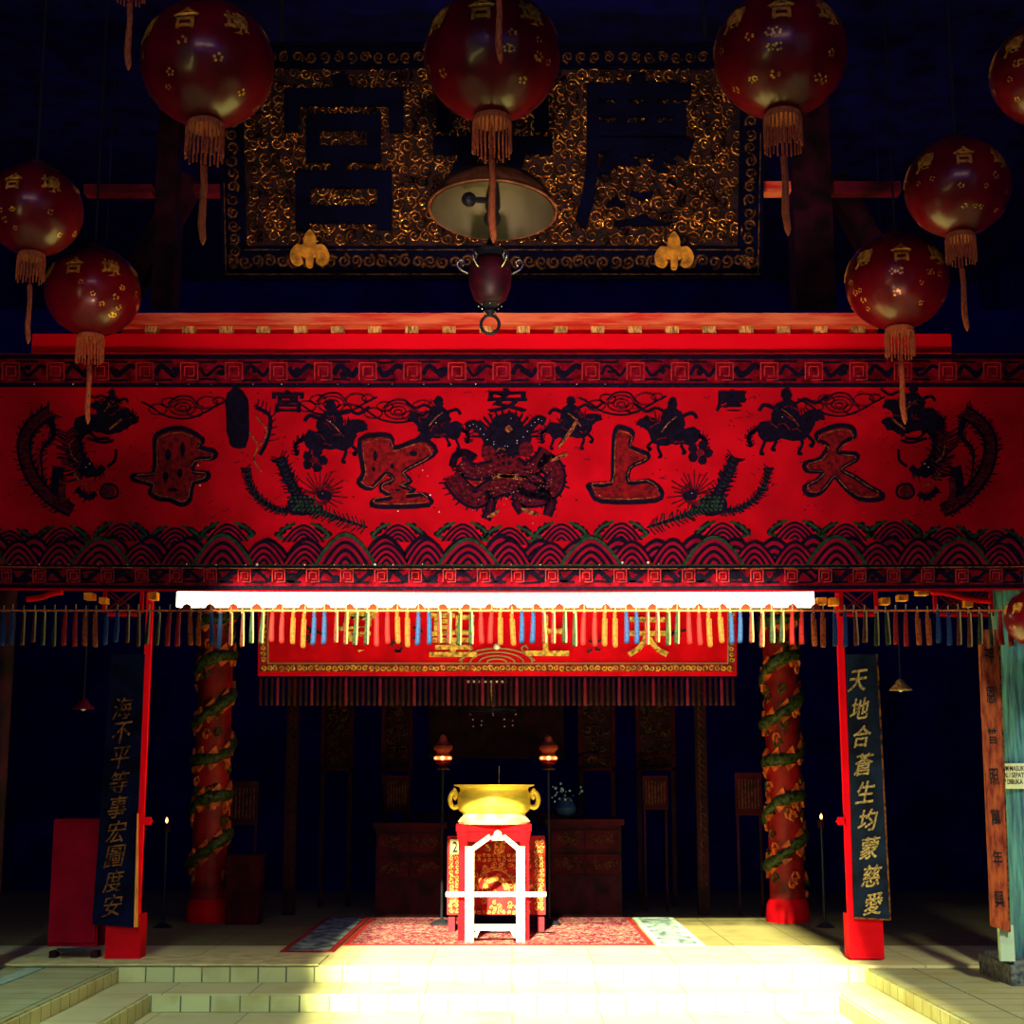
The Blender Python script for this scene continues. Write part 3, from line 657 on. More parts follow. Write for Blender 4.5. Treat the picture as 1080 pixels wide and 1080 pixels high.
ribbon(f.n, [(270, 430), (285, 440), (282, 465), (274, 480)], 4, .012); tufts(f.n, [(270, 425), (287, 440), (282, 470)], 6, .011, 5, 1.1); f.done('standing_figure')
for cx, cy in ((332, 486), (738, 478)):
    f = Fig()
    for k_ in range(5): poly(f.n, jag([(cx+9*math.cos(k_*1.256)+5*math.cos(a_), cy+8*math.sin(k_*1.256)+5*math.sin(a_)) for a_ in range(6)], .7), .012+.001*k_)
    blob(f.w, cx, cy, 4, 4, .020, 9, .2); f.done('peony')
for x_ in range(6): bead.append((random.uniform(440, 600), random.uniform(480, 580), .6))
bead += [(210, 492, .8), (212, 513, .9), (454, 523, 1.1), (446, 497, .8), (420, 540, .8), (272, 596, 1.5), (396, 596, 1.5), (656, 594, 1.4), (683, 594, 1.5)]
x = 12
while x < 1080:
    bead.append((x, 596+random.uniform(-.6, .6), random.uniform(.5, .9)))
    if random.random() < .85: bead.append((x+random.uniform(-9, 9), 406.5, random.uniform(.4, .8)))
    x += 31
m0 = MB().ball((0, 0, 0), .0065, 1).build('sequin', 'white_bead', bn); first = True
for x_, y_, r_ in bead[:100]:
    o = m0 if first else m0.copy()
    if not first: C.objects.link(o); o.parent = bn
    first = False
    o.location = BB(x_, y_, .035); o.scale = (r_, r_*.6, r_)
# tassel cord + peaks + tassels
m = MB(); y_c = 644
for i in range(60):
    m.bar(BB(-10+i*18.5, y_c, .0), BB(-10+(i+1)*18.5, y_c, .0), .012)
m.build('tassel_cord', 'fringe_gold', bn)
m = MB(); h_ = ppm(640, YB); m.prism([(-6*h_, 0, -4*h_), (6*h_, 0, -4*h_), (3.6*h_, 0, 1.5*h_), (0, 0, 3.4*h_), (-3.6*h_, 0, 1.5*h_)], (0, .02, 0)); sc = m.build('scallop', 'scallop_red', bn)
x = 196.5; k = 0
while x < 865:
    o = sc if k == 0 else sc.copy()
    if k: C.objects.link(o)
    o.parent = bn; o.location = BB(x, 639.5, -.01); x += 24.6; k += 1
sT = ppm(660, YB)
def tassel_mesh(w, h, seed):
    rnd = random.Random(seed); m = MB(); n = 10; prof = []
    for z_, r_ in ((0, .30), (-.03, .42), (-.10, .46), (-.14, .36), (-.2, .5), (-.6, .55), (-.9, .6), (-1, .58)):
        prof.append((r_*w, z_*h))
    m.lathe(prof, n=12)
    for v in m.b.verts: 
        f_ = -v.co.z/h; v.co.x += .12*w*math.sin(f_*3+seed); 
        if f_ > .98: v.co.z += rnd.uniform(-.03, .02)*h
    return m
proto = {}
seq = ['t_blue', 't_blue', 't_pink', 't_pink', 't_green', 't_green', 't_red', 't_red', 't_orange', 't_orange']
for i in range(98):
    c = seq[i % 10]; px = 3.2+10.95*i+random.uniform(-.8, .8)
    if c not in proto:
        tm = tassel_mesh(3.6*sT if c in ('t_pink', 't_green') else 4.7*sT, 35*sT, len(proto)).build('tassel', c, bn, smooth=True)
        MB().tube([(0, 0, 7*sT), (0, 0, 0)], .7*sT).ball((0, 0, -.001), 1.5*sT).build('cord', 't_cream', tm)
        if c in ('t_pink', 't_green'):
            w_ = 1.7*sT; MB().tube([(w_, -.01, 0), (w_*1.1, -.012, -.3*35*sT), (w_*1.25, -.012, -.8*35*sT), (w_*1.1, -.01, -35*sT)], .8*sT, 6).build('highlight_strand', 't_cream', tm)  # bright side-lit edge of the tassel built as a pale strand
        if c == 't_orange':
            w_ = 2.0*sT; MB().tube([(w_, -.012, -.2*35*sT), (w_*1.25, -.012, -34*sT)], .5*sT, 6).build('highlight_strand', 't_orange', tm)
        proto[c] = tm; tm.location = BB(px, 645.5)
    else:
        tm = copy_tree(proto[c], bn); tm.location = BB(px, 645+random.uniform(-1, 1.5)); tm.scale.z = random.uniform(.93, 1.06)
        tm.rotation_euler.y = random.uniform(-.04, .04)
# ================================================================== LANTERNS
def on_sphere(Rr, lon, lat, sq=.95):
    def f(u_, v_, d):
        lo = lon+u_/Rr/max(.3, math.cos(lat)); la = lat+v_/Rr; r_ = Rr*1.003+d
        return Vector((r_*math.sin(lo)*math.cos(la), -r_*math.cos(lo)*math.cos(la), r_*math.sin(la)*sq))
    return f
def lantern(px, py, Y, rp, label, top=ZC, flens=1.0, cut=False, seed=0, group='round red lanterns'):
    rnd = random.Random(seed+3); c = at(px, py, Y); Rr = rp*ppm(py, Y)*1.0
    t = empty('red_lantern', c, label, 'lantern', group)
    n = 64; prof = []; sq = .95
    m = MB(); rings = []
    for j in range(25):
        la = -PI/2*.93+PI*.93*j/24; ring = []
        for k in range(n):
            lo = 2*PI*k/n; rib = 1-.010*abs(math.sin(lo*8))**.5
            rr_ = Rr*math.cos(la)*rib; ring.append(m.b.verts.new((rr_*math.sin(lo), -rr_*math.cos(lo), Rr*sq*math.sin(la))))
        rings.append(ring)
    for A_, B_ in zip(rings, rings[1:]):
        for k in range(n): m.b.faces.new((A_[k], A_[(k+1) % n], B_[(k+1) % n], B_[k]))
    m.b.faces.new(rings[0][::-1]); m.b.faces.new(rings[-1])
    m.build('globe', 'lantern_red', t, smooth=True)
    m = MB()
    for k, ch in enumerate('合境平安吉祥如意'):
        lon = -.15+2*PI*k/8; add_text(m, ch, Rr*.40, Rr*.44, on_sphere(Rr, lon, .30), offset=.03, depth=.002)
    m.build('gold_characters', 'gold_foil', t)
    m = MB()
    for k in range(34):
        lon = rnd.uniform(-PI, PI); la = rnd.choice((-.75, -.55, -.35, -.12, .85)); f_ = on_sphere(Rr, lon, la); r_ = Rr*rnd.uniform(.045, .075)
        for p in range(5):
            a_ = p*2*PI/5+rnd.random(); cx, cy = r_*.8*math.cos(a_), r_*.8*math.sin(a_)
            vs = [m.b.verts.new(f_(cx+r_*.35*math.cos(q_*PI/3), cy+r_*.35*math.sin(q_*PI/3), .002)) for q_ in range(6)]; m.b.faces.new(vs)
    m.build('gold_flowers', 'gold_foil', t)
    zb = -Rr*sq*.985; w = Rr*.275
    MB().lathe([(w*.85, zb+.02*Rr), (w, zb-.02*Rr), (w, zb-.10*Rr), (w*.9, zb-.11*Rr)], n=24).build('bottom_ring', 'fringe_gold', t, smooth=False)
    m = MB()
    for k in range(26):
        a_ = 2*PI*k/26; L_ = Rr*rnd.uniform(.42, .52)*flens
        m.tube([(w*math.cos(a_), w*math.sin(a_), zb-.09*Rr), (w*1.02*math.cos(a_), w*1.02*math.sin(a_), zb-.09*Rr-L_)], w*.055, 5)
    m.build('fringe', 'fringe_gold', t)
    z1 = zb-.68*Rr; 
    m = MB().tube([(0, 0, zb), (0, 0, z1)], Rr*.012).ball((0, 0, z1), Rr*.045)
    m.build('cord', 'tassel_cord', t)
    MB().tube([(0, 0, z1-.02*Rr), (.005, 0, z1-.3*Rr), (0, 0, z1-.9*Rr), (.01, 0, z1-1.15*Rr), (.01, 0, z1-1.25*Rr)], [Rr*.055, Rr*.05, Rr*.06, Rr*.05, Rr*.006], 8).build('tassel', 'fringe_gold', t, smooth=True)
    MB().lathe([(w, Rr*sq*.96), (w*.95, Rr*sq*.96+.1*Rr), (w*.2, Rr*sq*.96+.12*Rr)], n=24).build('top_cap', 'lantern_dark', t)
    MB().tube([(0, 0, Rr*sq), (0, 0, top-c.z)], .008).build('hanging_cord', 'iron', t)
    return t
lantern(219, 68, 8.2, 70, 'large round red lantern hanging at upper left in front of the plaque corner', seed=1)
lantern(519, 60, 8.2, 72, 'large round red lantern in the middle above the metal dome lamp', seed=2)
lantern(823, 58, 8.2, 70, 'large round red lantern hanging at upper right in front of the plaque corner', seed=3)
lantern(36, 222, 8.8, 51, 'smaller red lantern cut by the left edge, beside a lower one', seed=4)
lantern(98, 308, 9.7, 50, 'smaller red lantern overlapping the left end of the bright red beam', seed=5)
lantern(1010, 198, 8.6, 55, 'smaller red lantern at right with lit gold flowers and hanging tassel', seed=6)
lantern(946, 297, 9.7, 54, 'smaller red lantern overlapping the right end of the bright red beam', seed=7)
lantern(1103, 78, 8.0, 57, 'red lantern mostly cut off by the right edge near the top', seed=8)
lantern(1092, 652, 10.1, 32, 'small red lantern at the right edge beside the teal pillar top', seed=9, top=2.96)
lantern(141, -86, 7.6, 60, 'red lantern above the picture at left, its tassel hanging into view', seed=10)
lantern(526, -98, 7.0, 62, 'red lantern above the picture in the middle, its tassel overlapping the lantern below', seed=11)
# ================================================================== PLAQUE
YQ = 11.9
def Q(px, py, d=0.): 
    p = at(px, py, YQ); zb = at(540, 293, YQ).z; return Vector((p.x, YQ-.0-d-(p.z-zb)*.12, p.z))
q0 = Q(519, 293); pq = empty('carved_plaque', q0, 'broad black temple plaque with gilded scroll carving and three dark characters above the gate', 'plaque')
def rectQ(m, x0, x1, y0, y1, d, th): m.prism([Q(x0, y1, d)-q0, Q(x1, y1, d)-q0, Q(x1, y0, d)-q0, Q(x0, y0, d)-q0], (0, th, 0))
m = MB(); rectQ(m, 237, 801, 62, 291, 0, .06); m.build('board', 'black_lacquer', pq)
m = MB(); rectQ(m, 261, 777, 86, 263, .008, .01); m.build('field', 'plaque_field', pq)
for px_ in (300, 740):
    p_ = Q(px_, 66, 0)-q0; MB().bar((p_.x, p_.y+.03, p_.z-.05), (p_.x, p_.y+.03, ZC-q0.z), .03).build('hanging_chain', 'iron', pq)
m = MB()
for x0, x1, y0, y1 in ((235, 803, 288, 293), (235, 803, 60, 64), (235, 239, 60, 293), (799, 803, 60, 293), (258, 780, 263, 266), (258, 261, 84, 266), (777, 780, 84, 266), (258, 780, 84, 86)): rectQ(m, x0, x1, y0, y1, .04, .05)
m.build('moulding', 'black_lacquer', pq)
m = MB()
for x0, x1, y0, y1 in ((237, 801, 290.5, 291.7), (259, 779, 266.2, 267), (239, 240, 200, 290), (798, 799, 150, 290)): rectQ(m, x0, x1, y0, y1, .048, .008)
m.build('gilt_line', 'dull_gold', pq)
def curl(m, cx, cy, r_, d, rnd, turn=1.4):
    a0 = rnd.uniform(0, 6.28); dr = rnd.choice((-1, 1)); pts = []; rad = []
    for k in range(11):
        t_ = k/10; a_ = a0+dr*t_*turn*2*PI; rr_ = r_*(1-.8*t_)
        pts.append(Q(cx+rr_*math.cos(a_), cy+rr_*math.sin(a_), d+.012*t_+.01)-q0); rad.append(r_*.0065*.26*(1.2-.5*t_)*1.0)
    rad = [max(.002, x_) for x_ in rad]; m.tube(pts, rad, 6)
rnd = random.Random(5)
m = MB(); y = 92
while y < 262:
    x = 266+rnd.uniform(0, 6)
    while x < 775:
        r_ = rnd.uniform(5.5, 9); curl(m, x, y+rnd.uniform(-3, 3), r_, .0, rnd); x += r_*1.75
    y += 11.5
m.build('scroll_carving', 'carved_gold', pq, smooth=True)
m = MB()
for k in range(230):
    x, y = rnd.uniform(268, 772), rnd.uniform(90, 258); p = Q(x, y, .022)-q0; m.ball(p, rnd.uniform(.008, .02), 1)
m.build('gilt_bosses', 'carved_gold', pq, smooth=True)
m = MB(); x = 246
while x < 795:
    curl(m, x, 277+rnd.uniform(-1, 1), 7, .0, rnd); x += 13
for y in range(72, 285, 13): curl(m, 248, y, 6.5, 0, rnd); curl(m, 789, y, 6.5, 0, rnd)
x = 262
while x < 795: curl(m, x, 74, 6, 0, rnd); x += 14
m.build('border_scroll', 'dull_gold', pq, smooth=True)
for ch, cx in (('宮', 365), ('安', 520), ('慶', 668)):
    m = MB(); s = ppm(170, YQ)
    add_text(m, ch, 124*s, 165*s, lambda u_, v_, d, cx=cx: Q(cx, 168, 0)-q0+Vector((u_, -d-v_*.12, v_)), offset=.015, depth=.075)
    m.build('dark_character', 'black_lacquer', pq)
for cx, cy, lab in ((329, 268, 'left of two amber trefoil brackets holding the plaque foot'), (709, 270, 'right of two amber trefoil brackets holding the plaque foot')):
    c_ = Q(cx, cy, .13); s = ppm(cy, 11.9); pts = []
    for X_, Y_ in ((0, 17), (6, 10), (7, 3), (14, 3), (20, -4), (19, -12), (12, -15), (7, -12), (9, -7), (4, -6), (3, -16), (-3, -16), (-4, -6), (-9, -7), (-7, -12), (-12, -15), (-19, -12), (-20, -4), (-14, 3), (-7, 3), (-6, 10)):
        pts.append((X_*s, 0, Y_*s*1.2))
    P = cr(pts, 3, True); m = MB().prism(P, (0, .05, 0)); m.box((0, .045, -.02), (.12, .06, .08))
    o = m.build('trefoil_bracket', 'bracket_amber'); o.location = c_; tag(o, lab, 'bracket', 'trefoil brackets')
# ================================================================== DOME LAMP + HANGING OIL LANTERN
Yd = 9.5; c = at(519.5, 222, Yd); s = ppm(222, Yd); r_ = 67*s
dl = empty('dome_lamp', c, 'copper coloured metal dome lamp seen from below in front of the plaque', 'lamp')
prof = [(r_, 0), (r_*.97, .10*r_), (r_*.86, .30*r_), (r_*.66, .48*r_), (r_*.42, .58*r_), (r_*.18, .64*r_), (r_*.02, .66*r_)]
m = MB().lathe(prof, n=48, cap=False); m.build('outer_shell', 'lamp_outer', dl, smooth=True)
m = MB().lathe([(r*.97, z-.01) for r, z in prof], n=48, cap=False); m.build('inner_shell', 'lamp_inner', dl, smooth=True)
MB().tube([(r_*math.cos(a_*PI/20), r_*math.sin(a_*PI/20), 0) for a_ in range(40)], .010, 6, True).build('rim', 'lamp_outer', dl, smooth=True)
MB().lathe([(.03, -.02), (.05, .02), (.045, .12), (.03, .2)], n=16).ball((0, 0, -.06), .06, 2).build('lamp_holder', 'iron', dl)
m = MB().tube([(-.02, -.1, .02), (-.14, -.2, -.03)], .02).ball((-.15, -.2, -.03), .05, 2); m.build('inner_bulb', 'iron', dl)
MB().tube([(0, 0, r_*.62), (0, 0, ZC-c.z)], .012).build('hanging_rod', 'iron', dl)
for v in dl.children: pass
dl.rotation_euler = (R(-6), R(2), 0)
Yo = 9.3; c = at(517, 298, Yo); s = ppm(298, Yo)
ol = empty('hanging_oil_lantern', c, 'dark red glass hanging lantern with silvery scrolls and a black ring beneath', 'lantern')
MB().lathe([(9*s, -24*s), (17*s, -18*s), (22*s, -4*s), (23*s, 10*s), (20*s, 22*s), (12*s, 28*s)], n=28).build('glass_body', 'lantern_dark', ol, smooth=True)
MB().lathe([(13*s, 28*s), (20*s, 30*s), (20*s, 33*s), (6*s, 40*s), (3*s, 48*s)], n=24).build('cover', 'iron', ol)
MB().lathe([(2*s, -36*s), (6*s, -32*s), (4*s, -28*s), (10*s, -24*s), (9*s, -22*s)], n=20).build('finial', 'iron', ol)
m = MB()
for k in range(6):
    a_ = k*PI/3; 
    pts = [(math.cos(a_)*R_*s, math.sin(a_)*R_*s, z*s) for R_, z in ((23, 10), (31, 14), (35, 20), (31, 25), (27, 21), (30, 18))]; m.tube(cr(pts, 4), 1.3*s, 6)
m.build('scroll_arms', 'chrome', ol, smooth=True)
m = MB()
for k in range(8):
    a_ = k*PI/4; m.ball((math.cos(a_)*12*s, math.sin(a_)*12*s, -26*s), 1.3*s); 
    if k % 2: m.ball((math.cos(a_)*8*s, math.sin(a_)*8*s, -34*s), 1.2*s)
m.build('crystal_drops', 'chrome', ol, smooth=True)
MB().tube([(9.5*s*math.cos(a_*PI/12), 0, -46*s+10*s*math.sin(a_*PI/12)) for a_ in range(24)], 1.7*s, 6, True).build('ring', 'iron', ol, smooth=True)
MB().tube([(0, 0, 44*s), (0, 0, at(517, 226, Yo).z-c.z)], .01).build('hanging_chain', 'iron', ol)
# ================================================================== BURNER GROUP
fb = fl(522, 995); YU = fb.y+.02
Yt = YU+.33; s = ppm(880, Yt)
cx = at(521, 900, Yt).x
zt = at(521, 869, Yt-.1).z
# red stool
st = empty('red_stool', (cx, Yt, .012), 'bright red wooden stool carrying the brass incense burner', 'stool')
hw = 39*s
MB().box((0, 0, zt-.012-.03), (hw*2, hw*2*.7, .06)).build('top', 'painted_red', st)
MB().box((0, -hw*.62, zt-.012-.10), (hw*1.8, .03, .09)).build('apron', 'painted_red', st)
for sx in (-1, 1):
    for sy in (-1, 1): MB().box((sx*hw*.82, sy*hw*.6, (zt-.07)/2), (.075, .06, zt-.07)).build('leg', 'painted_red', st)
    m = MB().prism([(sx*hw*.98, -hw*.66, zt-.08), (sx*hw*.55, -hw*.66, zt-.08), (sx*hw*.72, -hw*.66, zt-.16), (sx*hw*.80, -hw*.66, zt-.25), (sx*hw*.92, -hw*.66, zt-.20)], (0, .03, 0)); m.build('corner_bracket', 'painted_red', st)
# brass pot
pt = empty('incense_burner', (cx, Yt, zt), 'round polished brass incense burner with scroll handles on the red stool', 'incense burner')
zr = at(521, 827.5, Yt).z-zt; P_ = [(37, 0), (38, .06), (35.5, .14), (33, .2), (33, .26), (37, .33), (38.5, .45), (38.5, .62), (37.5, .78), (36, .86), (37, .93), (42.5, .97), (43, 1.0), (36, 1.0), (34, .9), (0, .88)]
base = [(r__, z__) for r__, z__ in P_ if z__ <= .27]; body = [(r__, z__) for r__, z__ in P_ if z__ >= .26]
smooth_auto(MB().lathe([(r__*s, z__*zr) for r__, z__ in base], n=48).build('foot', 'pale_brass', pt), 30)
smooth_auto(MB().lathe([(r__*s, z__*zr) for r__, z__ in body], n=48).build('bowl', 'brass', pt), 30)
MB().lathe([(33.5*s, zr*.93), (0.001, zr*.95)], n=32).build('ash', 'kerb', pt)
for sx in (-1, 1):
    m = MB(); pts = [(sx*a_*s, 0, b_*zr) for a_, b_ in ((37, .45), (43, .42), (46.5, .55), (46, .72), (42, .82), (40, .72), (43, .64))]
    m.tube(cr(pts, 4), 2.6*s, 8)
    for k, (a_, b_) in enumerate(((46, .5), (47, .64), (45, .78), (42, .86), (42, .4))): m.ball((sx*a_*s, 0, b_*zr), 2.4*s, 1)
    m.build('handle', 'brass', pt, smooth=True)
o = MB().tube([(0, 0, 0), (.004, 0, 22*s)], .0035, 6).build('incense_stick', 'tan_wood'); o.location = at(526, 830, Yt); tag(o, 'single thin incense stick standing in the brass burner', 'incense')
# embroidered altar table
Ya = YU+.85; sa = ppm(920, Ya); x0 = at(472, 900, Ya).x; x1 = at(575, 900, Ya).x; ztop = at(520, 883, Ya).z
al = empty('offering_table', ((x0+x1)/2, Ya+.2, .012), 'offering table with gold embroidered red front cloth behind the burner', 'table'); w = x1-x0
MB().box((0, .0, ztop-.03), (w, .4, .04)).build('table_top', 'dim_red_wood', al)
for sx in (-1, 1):
    for sy in (-1, 1): MB().box((sx*(w/2-.04), sy*.15, (ztop-.05)/2), (.06, .06, ztop-.05)).build('leg', 'dim_red_wood', al)
zb_ = at(520, 966, Ya).z
fc = MB().box((0, -.215, (ztop+zb_)/2), (w, .02, ztop-zb_)).build('front_cloth', 'cloth_red', al)
m = MB(); rnd = random.Random(9)
def FC(px, py, d=.0): 
    p = at(px, py, Ya); return Vector((p.x-al.location.x, -.228-d, p.z-al.location.z))
def fcurl(m, cx_, cy_, r__, w_=.6):
    a0 = rnd.uniform(0, 6.28); dr = rnd.choice((-1, 1)); m.tube([FC(cx_+r__*(1-.75*k/8)*math.cos(a0+dr*k*.95), cy_+r__*(1-.75*k/8)*math.sin(a0+dr*k*.95), 0) for k in range(9)], w_*sa, 5)
for x in (476, 482, 566, 571):
    y = 900 if x < 500 else 888
    while y < 962: fcurl(m, x+rnd.uniform(-.6, .6), y, 2.7); y += 5
x = 490
while x < 560:
    for y in (902, 907, 962): fcurl(m, x, y, 2.2)
    x += 5.2
for k in range(70): fcurl(m, rnd.uniform(486, 562), rnd.uniform(911, 958), rnd.uniform(2, 3.5), .5)
for rr_ in (14, 20, 22):
    m.tube([FC(523+rr_*math.cos(PI*k/16), 940-rr_*math.sin(PI*k/16)*1.15, .004) for k in range(17)], .7*sa, 5)
for k in range(24):
    a_ = rnd.uniform(.1, 3.0); fcurl(m, 523+11*math.cos(a_), 938-11*math.sin(a_), 2.5, .8)
for k in range(14): fcurl(m, rnd.uniform(510, 536), rnd.uniform(884, 900), 3.2, 1.0)
m.build('gold_embroidery', 'cloth_gold', fc)
n1 = FC(475, 901, .003); n2 = FC(485, 885, .003)
MB().box(((n1.x+n2.x)/2, n1.y-.004, (n1.z+n2.z)/2), (n2.x-n1.x, .008, n2.z-n1.z)).build('number_tag', 'kerb', fc)
m = MB(); cp = FC(480, 893, .012); add_text(m, '2', 5.5*sa, 11*sa, lambda u_, v_, d, c=cp: c+Vector((u_, -d, v_)), offset=.02, depth=.003); m.build('number', 'ink', fc)
# white barrier frame in front
sf = ppm(920, YU-.0)
def U(px, py, d=0.): return at(px, py, YU)-Vector((0, d, 0))
u0 = Vector((cx, YU, .0)); fr = empty('white_trestle', (cx, YU, .012), 'white wooden trestle frame standing in front of the burner stool', 'stand')
def V_(px, py, d=0.): p = U(px, py, d)-fr.location; return p
for x in (495.5, 549): 
    m = MB(); a = V_(x, 893); m.box((a.x, 0, a.z/2), (9*sf, .05, a.z)); m.build('leg', 'white_paint', fr)
MB().bar(V_(496, 897, .01), V_(517, 882, .01), .045, .04).build('brace', 'white_paint', fr); MB().bar(V_(531, 882, .01), V_(549, 897, .01), .045, .04).build('brace', 'white_paint', fr)
a = V_(525, 880, .02); MB().ball(a, .036, 2).box(a+Vector((0, .02, -.03)), (.10, .03, .04)).build('knob', 'white_paint', fr, smooth=False)
a = V_(500, 981); b = V_(545, 975); MB().box(((a.x+b.x)/2, 0, (a.z+b.z)/2), (b.x-a.x, .035, b.z-a.z)).build('stretcher', 'white_paint', fr)
for xa, xb in ((501, 505), (544, 539)): MB().bar(V_(xa, 988), V_(xb, 979), .022, .03).build('gusset', 'white_paint', fr)
a = V_(470, 946); b = V_(576, 941); MB().box(((a.x+b.x)/2, .045, (a.z+b.z)/2), (b.x-a.x, .03, b.z-a.z)).build('cross_rail', 'white_paint', fr)
# carpets
def quad_rug(name, pts, m, label, th=.010, border=None):
    w_ = [fl(x, y) for x, y in pts]; c_ = sum(w_, Vector())/4; mb = MB().prism([p-c_+Vector((0, 0, .004)) for p in w_], (0, 0, th))
    o = mb.build(name, m); o.location = (c_.x, c_.y, 0); tag(o, label, 'rug'); return o
Yc = fl(540, 997.5).y; 
def rug(x0, x1, y0, y1, m, name, label, bm_):
    t = empty(name, ((x0+x1)/2, (y0+y1)/2, 0), label, 'rug'); w = x1-x0; d = y1-y0
    MB().box((0, 0, .006), (w-.1, d-.1, .010)).build('pile', m, t)
    MB().box((-w/2+.025, 0, .006), (.05, d, .009)).box((w/2-.025, 0, .006), (.05, d, .009)).box((0, -d/2+.025, .006), (w-.1, .05, .009)).box((0, d/2-.025, .006), (w-.1, .05, .009)).build('border', bm_, t)
xa = fl(362, 997.5).x; xb = fl(690, 997.5).x
rug(xa, xb, Yc, Yc+2.6, 'carpet_red', 'red_carpet', 'patterned crimson carpet laid under the burner and offering table', 'cloth_red')
xc = fl(296, 1004).x; rug(xc, xa-.02, fl(330, 1004.5).y, Yc+2.6, 'carpet_teal', 'teal_mat', 'teal patterned mat with red edge left of the crimson carpet', 'cloth_red')
rug(xb+.02, fl(744, 998).x, Yc, Yc+2.6, 'carpet_teal', 'teal_mat', 'pale teal patterned mat right of the crimson carpet', 'mint_plinth')
# ================================================================== DRAGON PILLARS
def dragon_pillar(px, label):
    f = fl(px, 974); Y = f.y+.2; t = empty('dragon_pillar', (at(px, 900, Y).x, Y, 0), label, 'pillar', 'red pillars with coiled dragons')
    r_ = 18*ppm(800, Y); smooth_auto(MB().lathe([(r_, .2), (r_, 4.2)], n=32).build('shaft', 'pillar_red', t))
    smooth_auto(MB().lathe([(r_*1.22, 0), (r_*1.25, .05), (r_*1.2, .16), (r_*1.05, .22)], n=32).build('base', 'painted_red', t))
    m = MB(); me_ = MB(); mo = MB(); mg_ = MB(); pts = []; rad = []
    for k in range(120):
        z = .35+k*3.3/119; a_ = k*.38; pts.append((r_*1.0*math.cos(a_), r_*1.0*math.sin(a_), z+.05*math.sin(k*.5))); rad.append(.062+.012*math.sin(k*.9))
    m.tube(pts, rad, 8); m.build('dragon_body', 'dragon_green', t, smooth=True)
    rnd = random.Random(int(px))
    for k in range(0, 120, 2):                                   # orange dorsal fins along the coil
        p = Vector(pts[k]); o_ = Vector((p.x, p.y, 0)).normalized(); b = p+Vector((0, 0, .05)); 
        tan = Vector((-o_.y, o_.x, 0)); mo.prism([b-tan*.05, b+tan*.05, b+tan*.03+Vector((0, 0, .08))], o_*.03)
        lo = p-Vector((0, 0, .05)); mo.prism([lo-tan*.05+Vector((0, 0, -.01)), lo-tan*.02+Vector((0, 0, -.07)), lo+tan*.06], o_*.03)
    for k in range(80):
        z = rnd.uniform(.35, 3.7); a_ = rnd.uniform(0, 6.28); q_ = []
        for j in range(8):
            aa = a_+(.28*(1-j/9))*math.cos(j*.95); zz = z+.07*(1-j/9)*math.sin(j*.95); q_.append((r_*1.03*math.cos(aa), r_*1.03*math.sin(aa), zz))
        (mo if k % 3 == 0 else (me_ if k % 3 == 1 else mg_)).tube(q_, .015, 5)
    mo.build('orange_flames', 'dragon_orange', t); me_.build('gold_clouds', 'dull_gold', t); mg_.build('green_clouds', 'dragon_green', t)
dragon_pillar(221, 'dark red left pillar wrapped by a carved dragon, dim in the shade'); dragon_pillar(829, 'right red pillar wrapped by a carved green dragon with orange fins')
# ================================================================== INNER BANNER
YI = 13.2
def I_(px, py, d=0.): return at(px, py, YI)-Vector((0, d, 0))
i0 = I_(524, 713); ib = empty('inner_banner', i0, 'smaller red hanging with gold characters and gold border seen behind the tassels', 'banner')
def rectI(m, x0, x1, y0, y1, d, th): m.prism([I_(x0, y1, d)-i0, I_(x1, y1, d)-i0, I_(x1, y0, d)-i0, I_(x0, y0, d)-i0], (0, th, 0))
m = MB(); rectI(m, 272, 777, 600, 713, 0, .02); m.build('cloth', 'board_red', ib)
m = MB(); rectI(m, 274, 775, 700.5, 708.5, .008, .008); rectI(m, 274, 282, 640, 700, .008, .008); rectI(m, 768, 775, 640, 700, .008, .008); rectI(m, 274, 775, 636, 644, .008, .008); m.build('border_band', 'cloth_red', ib)
MB().box((0, .02, I_(524, 600).z-i0.z+.02), (I_(777, 600).x-I_(272, 600).x+.1, .05, .05)).build('hanging_rail', 'dark_red_wood', ib)
struct('trim_40', MB().box((0, YI+.02, I_(524, 600).z+.045+.1), (12.6, .2, .2)), 'dark_red_wood')
m = MB(); rnd = random.Random(4)
def icurl(m, cx_, cy_, r__, w_=.7):
    a0 = rnd.uniform(0, 6.28); dr = rnd.choice((-1, 1)); m.tube([I_(cx_+r__*(1-.75*k/8)*math.cos(a0+dr*k*.9), cy_+r__*(1-.75*k/8)*math.sin(a0+dr*k*.9), .012)-i0 for k in range(9)], w_*ppm(700, YI), 5)
x = 278
while x < 772: icurl(m, x, 704.8, 3.2); icurl(m, x, 640.5, 2.6); x += 6.3
for y in range(648, 700, 6): icurl(m, 278, y, 2.8); icurl(m, 771.5, y, 2.8)
m.build('border_scroll', 'board_gold', ib)
m = MB(); rectI(m, 282, 768, 699, 700.3, .011, .01); rectI(m, 282, 283.3, 646, 699, .011, .01); rectI(m, 767, 768.3, 646, 699, .011, .01); rectI(m, 274, 775, 644.2, 645.4, .011, .01); m.build('pale_edging', 't_cream', ib)
for ch, cx_, cy_, w_, h_ in (('母', 379, 668, 48, 46), ('聖', 478, 670, 50, 46), ('上', 577, 670, 46, 44), ('天', 683, 672, 44, 42)):
    m = MB(); s = ppm(670, YI); cp = I_(cx_, cy_, .012)-i0
    add_text(m, ch, w_*s, h_*s, lambda u_, v_, d, c=cp: c+Vector((u_, -d, v_)), offset=.018, depth=.012); m.build('gold_character', 'board_gold', ib)
m = MB()
